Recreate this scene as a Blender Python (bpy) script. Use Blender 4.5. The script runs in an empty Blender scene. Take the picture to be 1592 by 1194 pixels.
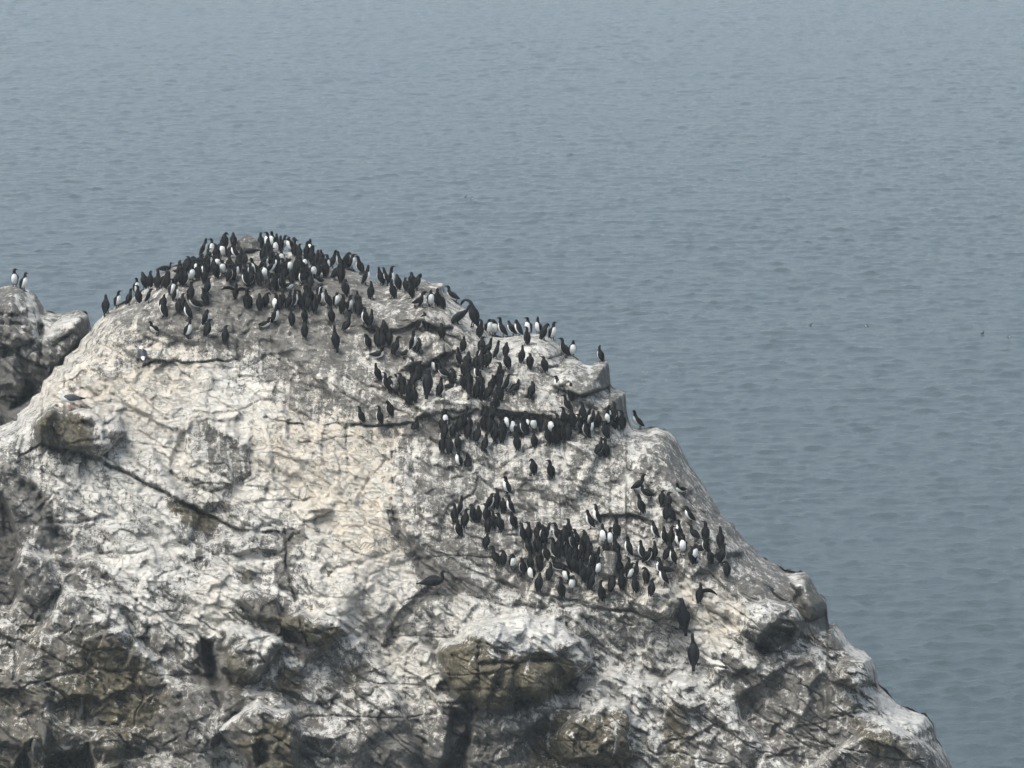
import bpy, math, random
import numpy as np
from mathutils import Vector, Matrix
from mathutils.bvhtree import BVHTree

S = bpy.context.scene
COL = S.collection
rad = math.radians

# ------------------------------------------------------------------ camera
CAM_H, PITCH, FPX, W0, H0 = 40.0, 12.0, 5326.0, 1592.0, 1194.0
cam_d = bpy.data.cameras.new("camera")
cam = bpy.data.objects.new("camera", cam_d)
COL.objects.link(cam)
cam.location = (0, 0, CAM_H)
cam.rotation_euler = (rad(90 - PITCH), 0, 0)
cam_d.sensor_width = 36.0
cam_d.sensor_fit = 'HORIZONTAL'
cam_d.lens = 36.0 * FPX / W0
cam_d.clip_start = 0.5
cam_d.clip_end = 20000
S.camera = cam

# ------------------------------------------------------------------ sky, sun, exposure
SUN_EL, SUN_AZ = 60.0, -120.0          # azimuth: 0 = straight ahead of the camera, + to the right
world = bpy.data.worlds.new("World")
S.world = world
world.use_nodes = True
wt = world.node_tree
wt.nodes.clear()
sky = wt.nodes.new("ShaderNodeTexSky")
sky.sky_type = 'NISHITA'
sky.sun_disc = False
sky.sun_elevation = rad(SUN_EL)
sky.sun_rotation = rad(SUN_AZ)
sky.air_density = 1.0
sky.dust_density = 6.0
sky.ozone_density = 1.0
hsv = wt.nodes.new("ShaderNodeHueSaturation")
hsv.inputs["Saturation"].default_value = 0.63
bg = wt.nodes.new("ShaderNodeBackground")
bg.inputs["Strength"].default_value = 0.15
wo = wt.nodes.new("ShaderNodeOutputWorld")
wt.links.new(sky.outputs[0], hsv.inputs["Color"])
tint = wt.nodes.new("ShaderNodeMix")         # the grey green cast of a marine cloud deck
tint.data_type = 'RGBA'; tint.blend_type = 'MULTIPLY'
tint.inputs[0].default_value = 1.0
tint.inputs[7].default_value = (0.965, 1.025, 1.03, 1)
wt.links.new(hsv.outputs[0], tint.inputs[6])
wt.links.new(tint.outputs[2], bg.inputs[0])
wt.links.new(bg.outputs[0], wo.inputs[0])

sun_d = bpy.data.lights.new("sun", 'SUN')
sun_d.energy = 0.5
sun_d.angle = rad(28)
sun_d.color = (1.0, 0.98, 0.95)
sun = bpy.data.objects.new("sun", sun_d)
COL.objects.link(sun)
_sd = Vector((math.sin(rad(SUN_AZ)) * math.cos(rad(SUN_EL)), math.cos(rad(SUN_AZ)) * math.cos(rad(SUN_EL)), math.sin(rad(SUN_EL))))
sun.rotation_euler = _sd.to_track_quat('Z', 'Y').to_euler()

S.view_settings.view_transform = 'Standard'
S.view_settings.look = 'None'
S.render.filter_size = 1.0
S.view_settings.gamma = 1.0
S.view_settings.use_curve_mapping = False
S.view_settings.exposure = 1.02
try:
    S.cycles.volume_bounces = 0
    S.cycles.max_bounces = 6
    S.cycles.diffuse_bounces = 3
    S.cycles.use_denoising = True
    S.cycles.use_adaptive_sampling = False
except Exception:
    pass

CAM = np.array([0.0, 0.0, CAM_H])
FWD = np.array([0.0, math.cos(rad(PITCH)), -math.sin(rad(PITCH))])
UPV = np.array([0.0, math.sin(rad(PITCH)), math.cos(rad(PITCH))])
D0 = 62.0                                  # distance of the near rock face
MPX = 0.0124                               # metres one photo pixel spans there


def tag(o, label=None, cat=None, group=None, kind=None):
    if label: o["label"] = label
    if cat: o["category"] = cat
    if group: o["group"] = group
    if kind: o["kind"] = kind
    return o


def to_world(u, v, d):
    """points at distance d along the view direction of photo position (u, v)"""
    u = np.asarray(u, float); v = np.asarray(v, float); d = np.asarray(d, float)
    x = (u - W0 / 2) / FPX * d
    s = (H0 / 2 - v) / FPX * d
    y = CAM[1] + d * FWD[1] + s * UPV[1]
    z = CAM[2] + d * FWD[2] + s * UPV[2]
    return np.stack([x, y, z], -1)


# ------------------------------------------------------------------ noise helpers
def _hash(ix, iy, seed):
    h = (ix.astype(np.int64) * 374761393 + iy.astype(np.int64) * 668265263 + seed * 1442695041) & 0xFFFFFFFF
    h = ((h ^ (h >> 13)) * 1274126177) & 0xFFFFFFFF
    h = (h ^ (h >> 16)) & 0xFFFFFFFF
    h = (h * 2246822519) & 0xFFFFFFFF
    return ((h ^ (h >> 15)) & 0xFFFFFF).astype(np.float64) / 0xFFFFFF


def vnoise(x, y, seed):
    xi = np.floor(x); yi = np.floor(y)
    fx = x - xi; fy = y - yi
    fx = fx * fx * fx * (fx * (fx * 6 - 15) + 10)
    fy = fy * fy * fy * (fy * (fy * 6 - 15) + 10)
    a = _hash(xi, yi, seed); b = _hash(xi + 1, yi, seed)
    c = _hash(xi, yi + 1, seed); d = _hash(xi + 1, yi + 1, seed)
    return (a * (1 - fx) + b * fx) * (1 - fy) + (c * (1 - fx) + d * fx) * fy - 0.5


def fbm(x, y, size, octv, seed, gain=0.5):
    r = 0.0; amp = 1.0; x = x / size; y = y / size; n = 0.0
    for k in range(octv):
        r = r + amp * vnoise(x, y, seed + k * 17)
        n += amp
        amp *= gain
        x = x * 1.93 + 5.1; y = y * 2.07 + 9.7
    return r / n * 1.6


def facets(x, y, size, seed, grad, off, sharp=14.0, rot=0.0, aniso=1.0):
    """a patchwork of tilted planes: broken rock faces"""
    c, s = math.cos(rot), math.sin(rot)
    p = (x * c + y * s) / (size * aniso)
    q = (-x * s + y * c) / size
    pi = np.floor(p); qi = np.floor(q)
    best = np.full(p.shape, 9.0)
    lst = []
    for i in (-1, 0, 1):
        for j in (-1, 0, 1):
            a = pi + i; b = qi + j
            sx = a + 0.15 + 0.7 * _hash(a, b, seed); sy = b + 0.15 + 0.7 * _hash(a, b, seed + 1)
            dx = p - sx; dy = q - sy
            d = np.sqrt(dx * dx + dy * dy)
            best = np.minimum(best, d)
            h = (_hash(a, b, seed + 2) - 0.5) * 2 * off + ((_hash(a, b, seed + 3) - 0.5) * dx * aniso + (_hash(a, b, seed + 4) - 0.5) * dy) * 2 * grad * size * MPX
            lst.append((d, h))
    num = 0.0; den = 0.0
    for d, h in lst:
        w = np.exp(-(d - best) * sharp)
        num = num + w * h; den = den + w
    return num / den


def seg_dist(x, y, pts):
    """unsigned distance to a polyline, and the side (+1 / -1) of its nearest segment"""
    best = np.full(x.shape, 1e9); side = np.zeros(x.shape)
    for (ax, ay), (bx, by) in zip(pts[:-1], pts[1:]):
        ex, ey = bx - ax, by - ay
        L = ex * ex + ey * ey + 1e-9
        t = np.clip(((x - ax) * ex + (y - ay) * ey) / L, 0, 1)
        dx = x - ax - t * ex; dy = y - ay - t * ey
        d = np.sqrt(dx * dx + dy * dy)
        cr = np.sign(ex * (y - ay) - ey * (x - ax))
        m = d < best
        best = np.where(m, d, best); side = np.where(m, cr, side)
    return best, side


def poly_in(x, y, pts):
    """signed distance to a closed polygon, positive inside"""
    ins = np.zeros(x.shape, bool)
    n = len(pts)
    for i in range(n):
        ax, ay = pts[i]; bx, by = pts[(i + 1) % n]
        c = ((ay > y) != (by > y)) & (x < (bx - ax) * (y - ay) / ((by - ay) if by != ay else 1e-9) + ax)
        ins ^= c
    d, _ = seg_dist(x, y, list(pts) + [pts[0]])
    return np.where(ins, d, -d)


def sstep(a, b, x):
    t = np.clip((x - a) / (b - a), 0, 1)
    return t * t * (3 - 2 * t)


def near(x, y, pts, m):
    xs = [p[0] for p in pts]; ys = [p[1] for p in pts]
    return (x > min(xs) - m) & (x < max(xs) + m) & (y > min(ys) - m) & (y < max(ys) + m)


# ------------------------------------------------------------------ materials
def nmat(name):
    m = bpy.data.materials.new(name); m.use_nodes = True
    nt = m.node_tree; nt.nodes.clear()
    out = nt.nodes.new("ShaderNodeOutputMaterial")
    p = nt.nodes.new("ShaderNodeBsdfPrincipled")
    nt.links.new(p.outputs[0], out.inputs[0])
    return m, nt, p


class N:
    """small helper to wire nodes"""
    def __init__(s, nt): s.nt = nt
    def new(s, t, **kw):
        n = s.nt.nodes.new(t)
        for k, v in kw.items(): setattr(n, k, v)
        return n
    def put(s, sock, v):
        if isinstance(v, bpy.types.NodeSocket): s.nt.links.new(v, sock)
        elif isinstance(v, (tuple, list)) and len(v) == 3 and sock.type == 'RGBA': sock.default_value = (*v, 1)
        else: sock.default_value = v
    def math(s, op, a, b=0.0, c=0.0, clamp=False):
        n = s.new("ShaderNodeMath", operation=op, use_clamp=clamp)
        s.put(n.inputs[0], a); s.put(n.inputs[1], b); s.put(n.inputs[2], c)
        return n.outputs[0]
    def mix(s, f, a, b):
        n = s.new("ShaderNodeMix", data_type='RGBA')
        s.put(n.inputs[0], f); s.put(n.inputs[6], a); s.put(n.inputs[7], b)
        return n.outputs[2]
    def noise(s, vec, scale, detail=6, rough=0.6, dist=0.0):
        n = s.new("ShaderNodeTexNoise")
        s.put(n.inputs["Vector"], vec)
        n.inputs["Scale"].default_value = scale; n.inputs["Detail"].default_value = detail
        n.inputs["Roughness"].default_value = rough; n.inputs["Distortion"].default_value = dist
        return n.outputs[0]
    def ramp(s, f, a, b):
        n = s.new("ShaderNodeMapRange", interpolation_type='SMOOTHSTEP')
        s.put(n.inputs[0], f); n.inputs[1].default_value = a; n.inputs[2].default_value = b
        return n.outputs[0]


def rock_material():
    m, nt, p = nmat("guano_stained_rock")
    h = N(nt)
    tc = h.new("ShaderNodeTexCoord").outputs["Object"]
    at = h.new("ShaderNodeAttribute", attribute_name="stain_shade")
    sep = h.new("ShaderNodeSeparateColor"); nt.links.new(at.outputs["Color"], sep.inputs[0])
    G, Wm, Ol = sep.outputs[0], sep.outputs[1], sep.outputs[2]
    Dk = at.outputs["Alpha"]
    # coordinates stretched down the slope for runs of droppings
    sx = h.new("ShaderNodeSeparateXYZ"); nt.links.new(tc, sx.inputs[0])
    along = h.math('MULTIPLY', h.math('ADD', sx.outputs[1], sx.outputs[2]), 0.13)
    across = h.math('SUBTRACT', sx.outputs[1], sx.outputs[2])
    cb = h.new("ShaderNodeCombineXYZ")
    xx = h.math('ADD', sx.outputs[0], h.math('MULTIPLY', h.math('SUBTRACT', sx.outputs[2], sx.outputs[1]), 0.12))
    nt.links.new(xx, cb.inputs[0]); nt.links.new(along, cb.inputs[1]); nt.links.new(h.math('MULTIPLY', across, 0.5), cb.inputs[2])
    streak = h.noise(cb.outputs[0], 7.0, 8, 0.68, 0.6)
    big = h.noise(tc, 1.1, 5, 0.6)
    n1 = h.noise(tc, 3.2, 10, 0.66, 0.4)
    n2 = h.noise(tc, 13.0, 8, 0.7, 0.3)
    n3 = h.noise(tc, 38.0, 5, 0.72)
    # bare stone
    stone = h.mix(h.ramp(n1, 0.3, 0.7), (0.15, 0.139, 0.122), (0.31, 0.29, 0.258))
    stone = h.mix(h.math('MULTIPLY', h.ramp(n3, 0.36, 0.62), 0.45), stone, (0.06, 0.057, 0.052))
    dark = h.mix(h.ramp(n2, 0.35, 0.7), (0.058, 0.054, 0.048), (0.15, 0.142, 0.13))
    stone = h.mix(h.math('MULTIPLY', Dk, 0.92, clamp=True), stone, dark)
    ol = h.mix(h.ramp(n2, 0.35, 0.68), (0.060, 0.053, 0.035), (0.19, 0.162, 0.108))
    of = h.ramp(h.math('ADD', Ol, h.math('MULTIPLY', h.math('SUBTRACT', n1, 0.5), 1.3)), 0.3, 0.75)
    stone = h.mix(of, stone, ol)
    # droppings
    mixn = h.math('ADD', h.math('MULTIPLY', h.math('SUBTRACT', n1, 0.5), 0.9), h.math('MULTIPLY', h.math('SUBTRACT', n2, 0.5), 1.15))
    mixn = h.math('ADD', mixn, h.math('MULTIPLY', h.math('SUBTRACT', streak, 0.5), 1.9))
    mixn = h.math('ADD', mixn, h.math('MULTIPLY', h.math('SUBTRACT', n3, 0.5), 1.35))
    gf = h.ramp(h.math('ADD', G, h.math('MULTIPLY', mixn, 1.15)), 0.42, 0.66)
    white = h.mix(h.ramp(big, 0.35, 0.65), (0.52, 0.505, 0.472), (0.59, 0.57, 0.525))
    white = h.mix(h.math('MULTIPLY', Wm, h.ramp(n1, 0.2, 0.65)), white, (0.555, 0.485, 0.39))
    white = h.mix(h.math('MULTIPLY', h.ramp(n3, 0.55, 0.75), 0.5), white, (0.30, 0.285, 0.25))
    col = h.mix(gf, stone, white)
    # hairline fissures, dirt dark, in two sets
    dg = h.new("ShaderNodeMapping"); nt.links.new(tc, dg.inputs[0])
    dg.inputs["Rotation"].default_value = (0, rad(38), 0); dg.inputs["Scale"].default_value = (0.45, 1, 1.6)
    f1 = h.noise(dg.outputs[0], 1.7, 4, 0.55, 0.8)
    f2 = h.noise(dg.outputs[0], 5.0, 4, 0.6, 1.0)
    f3 = h.noise(tc, 3.1, 3, 0.6, 1.2)
    l1 = h.math('SUBTRACT', 1.0, h.ramp(h.math('ABSOLUTE', h.math('SUBTRACT', f1, 0.5)), 0.002, 0.014))
    l2 = h.math('SUBTRACT', 1.0, h.ramp(h.math('ABSOLUTE', h.math('SUBTRACT', f2, 0.5)), 0.004, 0.03))
    l3 = h.math('SUBTRACT', 1.0, h.ramp(h.math('ABSOLUTE', h.math('SUBTRACT', f3, 0.48)), 0.002, 0.016))
    fis = h.math('MAXIMUM', h.math('MULTIPLY', l1, h.ramp(n1, 0.42, 0.55)), h.math('MULTIPLY', l2, h.math('MULTIPLY', h.ramp(n1, 0.6, 0.45), 0.7)))
    fis = h.math('MAXIMUM', fis, h.math('MULTIPLY', l3, h.ramp(big, 0.55, 0.42)))
    col = h.mix(h.math('MULTIPLY', fis, 0.36), col, (0.055, 0.05, 0.042))
    nt.links.new(col, p.inputs["Base Color"])
    p.inputs["Roughness"].default_value = 0.9
    p.inputs["Specular IOR Level"].default_value = 0.25
    b = h.new("ShaderNodeBump"); b.inputs["Strength"].default_value = 0.9; b.inputs["Distance"].default_value = 0.08
    hh = h.math('ADD', h.math('MULTIPLY', n2, 0.7), h.math('MULTIPLY', n3, 0.3))
    hh = h.math('ADD', hh, h.math('MULTIPLY', streak, 0.5))
    hh = h.math('SUBTRACT', hh, h.math('MULTIPLY', fis, 0.6))
    nt.links.new(hh, b.inputs["Height"]); nt.links.new(b.outputs[0], p.inputs["Normal"])
    return m


def water_material():
    m, nt, p = nmat("sea_water")
    h = N(nt)
    tc = h.new("ShaderNodeTexCoord").outputs["Object"]
    mp = h.new("ShaderNodeMapping"); nt.links.new(tc, mp.inputs[0])
    mp.inputs["Scale"].default_value = (0.62, 1.0, 1.0); mp.inputs["Rotation"].default_value = (0, 0, rad(8))
    a = h.noise(mp.outputs[0], 1.5, 4, 0.6, 0.6)
    c = h.noise(mp.outputs[0], 7.0, 4, 0.65, 0.6)
    b = h.new("ShaderNodeBump"); b.inputs["Strength"].default_value = 0.75; b.inputs["Distance"].default_value = 0.12
    nt.links.new(h.math('ADD', a, h.math('MULTIPLY', c, 0.5)), b.inputs["Height"])
    nt.links.new(b.outputs[0], p.inputs["Normal"])
    p.inputs["Base Color"].default_value = (0.038, 0.053, 0.058, 1)
    p.inputs["Roughness"].default_value = 0.08
    p.inputs["IOR"].default_value = 1.333
    return m


def plain(name, c1, c2, scale=40.0, rough=0.6):
    m, nt, p = nmat(name)
    h = N(nt)
    tc = h.new("ShaderNodeTexCoord").outputs["Object"]
    n = h.noise(tc, scale, 4, 0.6)
    nt.links.new(h.mix(h.ramp(n, 0.3, 0.7), c1, c2), p.inputs["Base Color"])
    p.inputs["Roughness"].default_value = rough
    p.inputs["Specular IOR Level"].default_value = 0.1
    return m


ROCK = rock_material()
WATER = water_material()
PLUM_DARK = plain("murre_dark_plumage", (0.006, 0.0055, 0.005), (0.011, 0.0098, 0.009))
PLUM_WHITE = plain("white_plumage", (0.60, 0.60, 0.58), (0.70, 0.70, 0.68), 25)
CORM_BLACK = plain("cormorant_plumage", (0.007, 0.007, 0.008), (0.014, 0.014, 0.016), 40, 0.5)
BILL = plain("dark_bill", (0.015, 0.014, 0.013), (0.03, 0.028, 0.025), 60, 0.4)
GULL_GREY = plain("gull_slate_back", (0.05, 0.055, 0.062), (0.07, 0.075, 0.083), 30)
GULL_BILL = plain("gull_yellow_bill", (0.5, 0.33, 0.05), (0.55, 0.36, 0.06), 60, 0.4)
PINK_LEG = plain("gull_pink_leg", (0.42, 0.24, 0.2), (0.5, 0.3, 0.25), 60, 0.5)


def grid_mesh(name, P, closed=False):
    """P: (rows, cols, 3) -> quad mesh"""
    r, c = P.shape[:2]
    me = bpy.data.meshes.new(name)
    me.vertices.add(r * c)
    me.vertices.foreach_set("co", P.reshape(-1).astype(np.float32))
    i = np.arange(r - 1)[:, None] * c + np.arange(c - 1)[None, :]
    q = np.stack([i, i + 1, i + c + 1, i + c], -1).reshape(-1)
    nf = (r - 1) * (c - 1)
    me.loops.add(nf * 4); me.polygons.add(nf)
    me.loops.foreach_set("vertex_index", q.astype(np.int32))
    me.polygons.foreach_set("loop_start", np.arange(0, nf * 4, 4, dtype=np.int32))
    me.polygons.foreach_set("loop_total", np.full(nf, 4, np.int32))
    me.polygons.foreach_set("use_smooth", np.ones(nf, bool))
    me.update(calc_edges=True)
    return me


def add_attr(me, name, A):
    at = me.color_attributes.new(name, 'FLOAT_COLOR', 'POINT')
    at.data.foreach_set("color", np.clip(A, 0, 1).reshape(-1).astype(np.float32))

# ------------------------------------------------------------------ the sea
def build_sea():
    side = [74.2]
    while side[-1] < 170: side.append(side[-1] + 0.2 + 0.011 * (side[-1] - 74))
    side = np.array(side)
    xs = np.concatenate([-np.geomspace(3000, 180, 22), -side[::-1], np.arange(-74, 74.01, 0.19), side, np.geomspace(180, 3000, 22)])
    ys = [-400., -250., -120., -40., 0., 40., 60., 80., 95.]
    y = 104.0
    while y < 460:
        ys.append(y); y += 0.13 + 0.40 * ((y - 104) / 330.0)
    ys += list(np.geomspace(470, 6000, 30))
    ys = np.array(ys)
    X, Y = np.meshgrid(xs, ys)
    Z = np.zeros_like(X); DX = np.zeros_like(X); DY = np.zeros_like(X)
    rs = np.random.RandomState(5)
    wind = rad(-97)
    for k in range(110):
        lam = 0.55 * (6.0 / 0.55) ** (rs.rand() ** 1.9)
        th = wind + rs.normal() * (0.62 if lam < 5 else 0.34)
        kx, ky = math.cos(th) * 2 * math.pi / lam, math.sin(th) * 2 * math.pi / lam
        amp = 0.0050 * min(lam, 1.6) ** 0.9 * (0.6 if lam > 2.3 else 1) * (0.6 + 0.8 * rs.rand())
        gust = 0.35 + 1.35 * np.clip(0.5 + fbm(X, Y, 16 + lam * 7, 3, 300 + k), 0, 1) if k % 3 == 0 else gust
        ph = kx * X + ky * Y + rs.rand() * 6.283
        c = np.cos(ph); s = np.sin(ph)
        Z += amp * gust * c
        DX -= 0.9 * amp * gust * math.cos(th) * s; DY -= 0.9 * amp * gust * math.sin(th) * s
    fade = sstep(172, 150, np.abs(X)) * sstep(98, 108, Y) * sstep(466, 440, Y)
    P = np.stack([X + DX * fade, Y + DY * fade, Z * fade], -1)
    me = grid_mesh("sea", P)
    me.materials.append(WATER)
    o = bpy.data.objects.new("sea", me); COL.objects.link(o)
    tag(o, "grey blue rippled open sea around the rock", "sea", kind="structure")
    return o


build_sea()

# ------------------------------------------------------------------ the rock
CREST = [(-760, 2760), (-700, 1500), (-300, 900), (-150, 740), (-60, 690), (0, 662), (22, 652), (26, 642), (45, 630), (50, 616), (63, 611), (67, 593), (80, 582), (84, 570), (98, 566), (101, 554),
         (122, 541), (126, 528), (140, 514), (150, 500), (165, 486), (185, 474), (200, 468), (220, 452), (240, 433), (258, 418), (275, 413), (290, 410),
         (305, 402), (318, 397), (335, 391), (352, 385), (357, 372), (364, 371), (371, 384), (385, 388), (402, 387), (415, 387), (430, 388), (445, 389), (462, 390), (475, 394),
         (490, 404), (505, 415), (525, 416), (540, 418), (560, 424), (575, 432), (590, 442), (602, 444), (618, 440), (630, 437), (650, 433), (658, 433),
         (668, 438), (690, 440), (692, 452), (700, 462), (712, 472), (725, 480), (740, 495), (752, 506), (765, 522), (780, 524), (800, 522), (815, 519),
         (840, 518), (860, 526), (875, 538), (880, 552), (895, 556), (905, 564), (920, 566), (932, 562), (944, 562), (947, 568), (949, 598),
         (953, 604), (962, 606), (972, 610), (974, 638), (977, 652), (985, 664), (1000, 666), (1020, 664), (1040, 670), (1052, 684), (1062, 705),
         (1075, 730), (1090, 748), (1105, 770), (1122, 797), (1140, 812), (1155, 836), (1172, 850), (1185, 866), (1205, 876), (1220, 888), (1235, 890),
         (1250, 888), (1260, 896), (1268, 915), (1284, 932), (1286, 950), (1288, 968), (1300, 967), (1312, 985), (1320, 1000), (1340, 1010), (1355, 1022),
         (1362, 1040), (1366, 1065), (1380, 1077), (1395, 1095), (1420, 1105), (1440, 1112), (1452, 1128), (1456, 1150), (1468, 1165), (1480, 1194),
         (1500, 1225), (1600, 1330), (2760, 2760)]

STEPS = [  # polyline, a point on the raised side, height, reach in px
    ([(200, 738), (260, 770), (310, 795), (370, 822), (430, 832)], (300, 760), 0.22, 60),
    ([(612, 700), (615, 745), (612, 790), (622, 830), (645, 862), (680, 890), (700, 905)], (680, 800), 0.24, 70),
    ([(720, 900), (690, 935), (640, 970), (608, 1005)], (560, 930), 0.03, 40),
    ([(440, 828), (446, 890), (456, 930), (470, 975), (480, 1005)], (520, 920), 0.22, 60),
    ([(560, 505), (590, 512), (620, 510), (650, 505), (682, 512)], (640, 480), 0.30, 45),
    ([(625, 575), (660, 570), (690, 550), (712, 545)], (650, 545), 0.22, 40),
    ([(700, 545), (720, 560), (738, 566), (748, 550)], (725, 540), 0.25, 35),
    ([(885, 608), (905, 616), (930, 606), (949, 600)], (915, 590), 0.35, 40),
    ([(690, 650), (740, 640), (800, 648), (860, 652), (930, 655), (975, 655)], (830, 620), 0.28, 40),
    ([(915, 812), (945, 806), (975, 805), (1012, 808)], (960, 790), 0.24, 40),
    ([(545, 665), (600, 664), (640, 662)], (600, 640), 0.14, 40),
    ([(225, 568), (300, 563), (365, 557)], (300, 540), 0.16, 40),
    ([(410, 650), (440, 656), (470, 658), (540, 664)], (450, 640), 0.08, 30),
    ([(590, 590), (625, 617), (650, 640), (690, 668)], (640, 600), 0.18, 40),
    ([(660, 850), (720, 880), (790, 905)], (740, 860), 0.14, 60),
    ([(480, 800), (515, 795)], (495, 785), 0.3, 25),
    ([(430, 862), (500, 835), (560, 870), (600, 880)], (520, 900), 0.12, 60),
    ([(100, 560), (75, 620), (30, 660)], (130, 620), 0.2, 60),
    ([(60, 640), (64, 594), (110, 590), (130, 575)], (110, 560), 0.2, 50),
    ([(1120, 800), (1080, 790), (1040, 800)], (1080, 770), 0.12, 30),
    ([(1060, 1160), (1120, 1120), (1180, 1170), (1250, 1180)], (1150, 1090), 0.2, 60),
    ([(1215, 1100), (1265, 1125), (1300, 1150)], (1270, 1090), 0.25, 50),
    ([(1290, 1060), (1330, 1070), (1362, 1058)], (1330, 1030), 0.3, 50),
    ([(1350, 1150), (1400, 1168), (1440, 1200)], (1420, 1140), 0.3, 50),
    ([(360, 1000), (440, 985), (470, 1005), (530, 985), (545, 990)], (470, 950), 0.10, 30),
    ([(330, 935), (380, 955), (440, 975)], (380, 925), 0.2, 35),
    ([(0, 1090), (60, 1060), (120, 1090), (190, 1150), (250, 1190)], (120, 1050), 0.22, 60),
    ([(150, 880), (200, 930), (260, 965), (310, 975)], (240, 920), 0.25, 55),
    ([(880, 1120), (930, 1150), (960, 1194)], (960, 1120), 0.22, 50),
]
CRACKS = [  # polyline, width px, depth m
    ([(0, 735), (30, 712), (62, 694), (100, 702), (150, 714), (200, 738), (260, 770), (310, 795), (370, 822), (430, 832)], 3.5, 0.22),
    ([(25, 740), (60, 770), (76, 800), (92, 832)], 11, 0.45),
    ([(612, 700), (615, 745), (612, 780), (618, 815)], 4, 0.22),
    ([(440, 828), (446, 890), (456, 930), (470, 975), (480, 1005)], 3, 0.22),
    ([(440, 832), (470, 820), (520, 838), (560, 865), (600, 872)], 4, 0.10),
    ([(420, 520), (425, 545)], 2, 0.12), ([(362, 500), (370, 560), (374, 598)], 4, 0.18),
    ([(437, 562), (431, 600), (425, 640)], 3, 0.14), ([(680, 520), (688, 545)], 3, 0.2), ([(690, 522), (715, 530), (726, 542)], 3, 0.2),
    ([(538, 668), (540, 700), (544, 725)], 2, 0.1), ([(545, 665), (600, 664), (640, 662)], 2.2, 0.16),
    ([(225, 568), (300, 563), (365, 557)], 2.4, 0.14), ([(410, 650), (440, 656), (470, 658)], 2.6, 0.15),
    ([(625, 575), (660, 570), (690, 550)], 3, 0.22), ([(700, 545), (720, 560), (738, 566)], 3.5, 0.25),
    ([(885, 608), (905, 616), (930, 606), (949, 600)], 2.2, 0.25), ([(868, 572), (880, 558), (890, 552)], 3, 0.2),
    ([(850, 556), (872, 552)], 2, 0.15), ([(850, 571), (868, 569)], 2, 0.12),
    ([(915, 812), (945, 806)], 2.2, 0.14), ([(800, 908), (860, 928), (940, 947), (1020, 962), (1075, 985)], 2.2, 0.10),
    ([(950, 690), (990, 740), (1040, 790)], 1.8, 0.08), ([(880, 720), (905, 765)], 1.8, 0.08), ([(700, 785), (735, 765), (745, 740)], 2.2, 0.12),
    ([(770, 760), (740, 735), (700, 740)], 2, 0.08), ([(590, 590), (625, 617), (650, 640), (690, 668)], 2.5, 0.16),
    ([(980, 795), (1010, 812)], 5, 0.2), ([(960, 805), (1008, 806)], 3, 0.2),
    ([(1185, 1040), (1175, 1055)], 4, 0.25), ([(1240, 1165), (1190, 1180)], 4, 0.2),
    ([(1270, 1070), (1290, 1110), (1330, 1120)], 4, 0.2), ([(205, 1130), (225, 1080), (205, 1060)], 2, 0.15), ([(250, 1165), (300, 1130)], 2, 0.15),
    ([(505, 900), (520, 880), (560, 876)], 2, 0.06), ([(620, 825), (560, 790), (520, 780)], 1.5, 0.06),
    ([(730, 980), (760, 1000)], 2, 0.1), ([(885, 975), (915, 1020)], 3, 0.14), ([(100, 480), (70, 540)], 3, 0.1),
]
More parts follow.
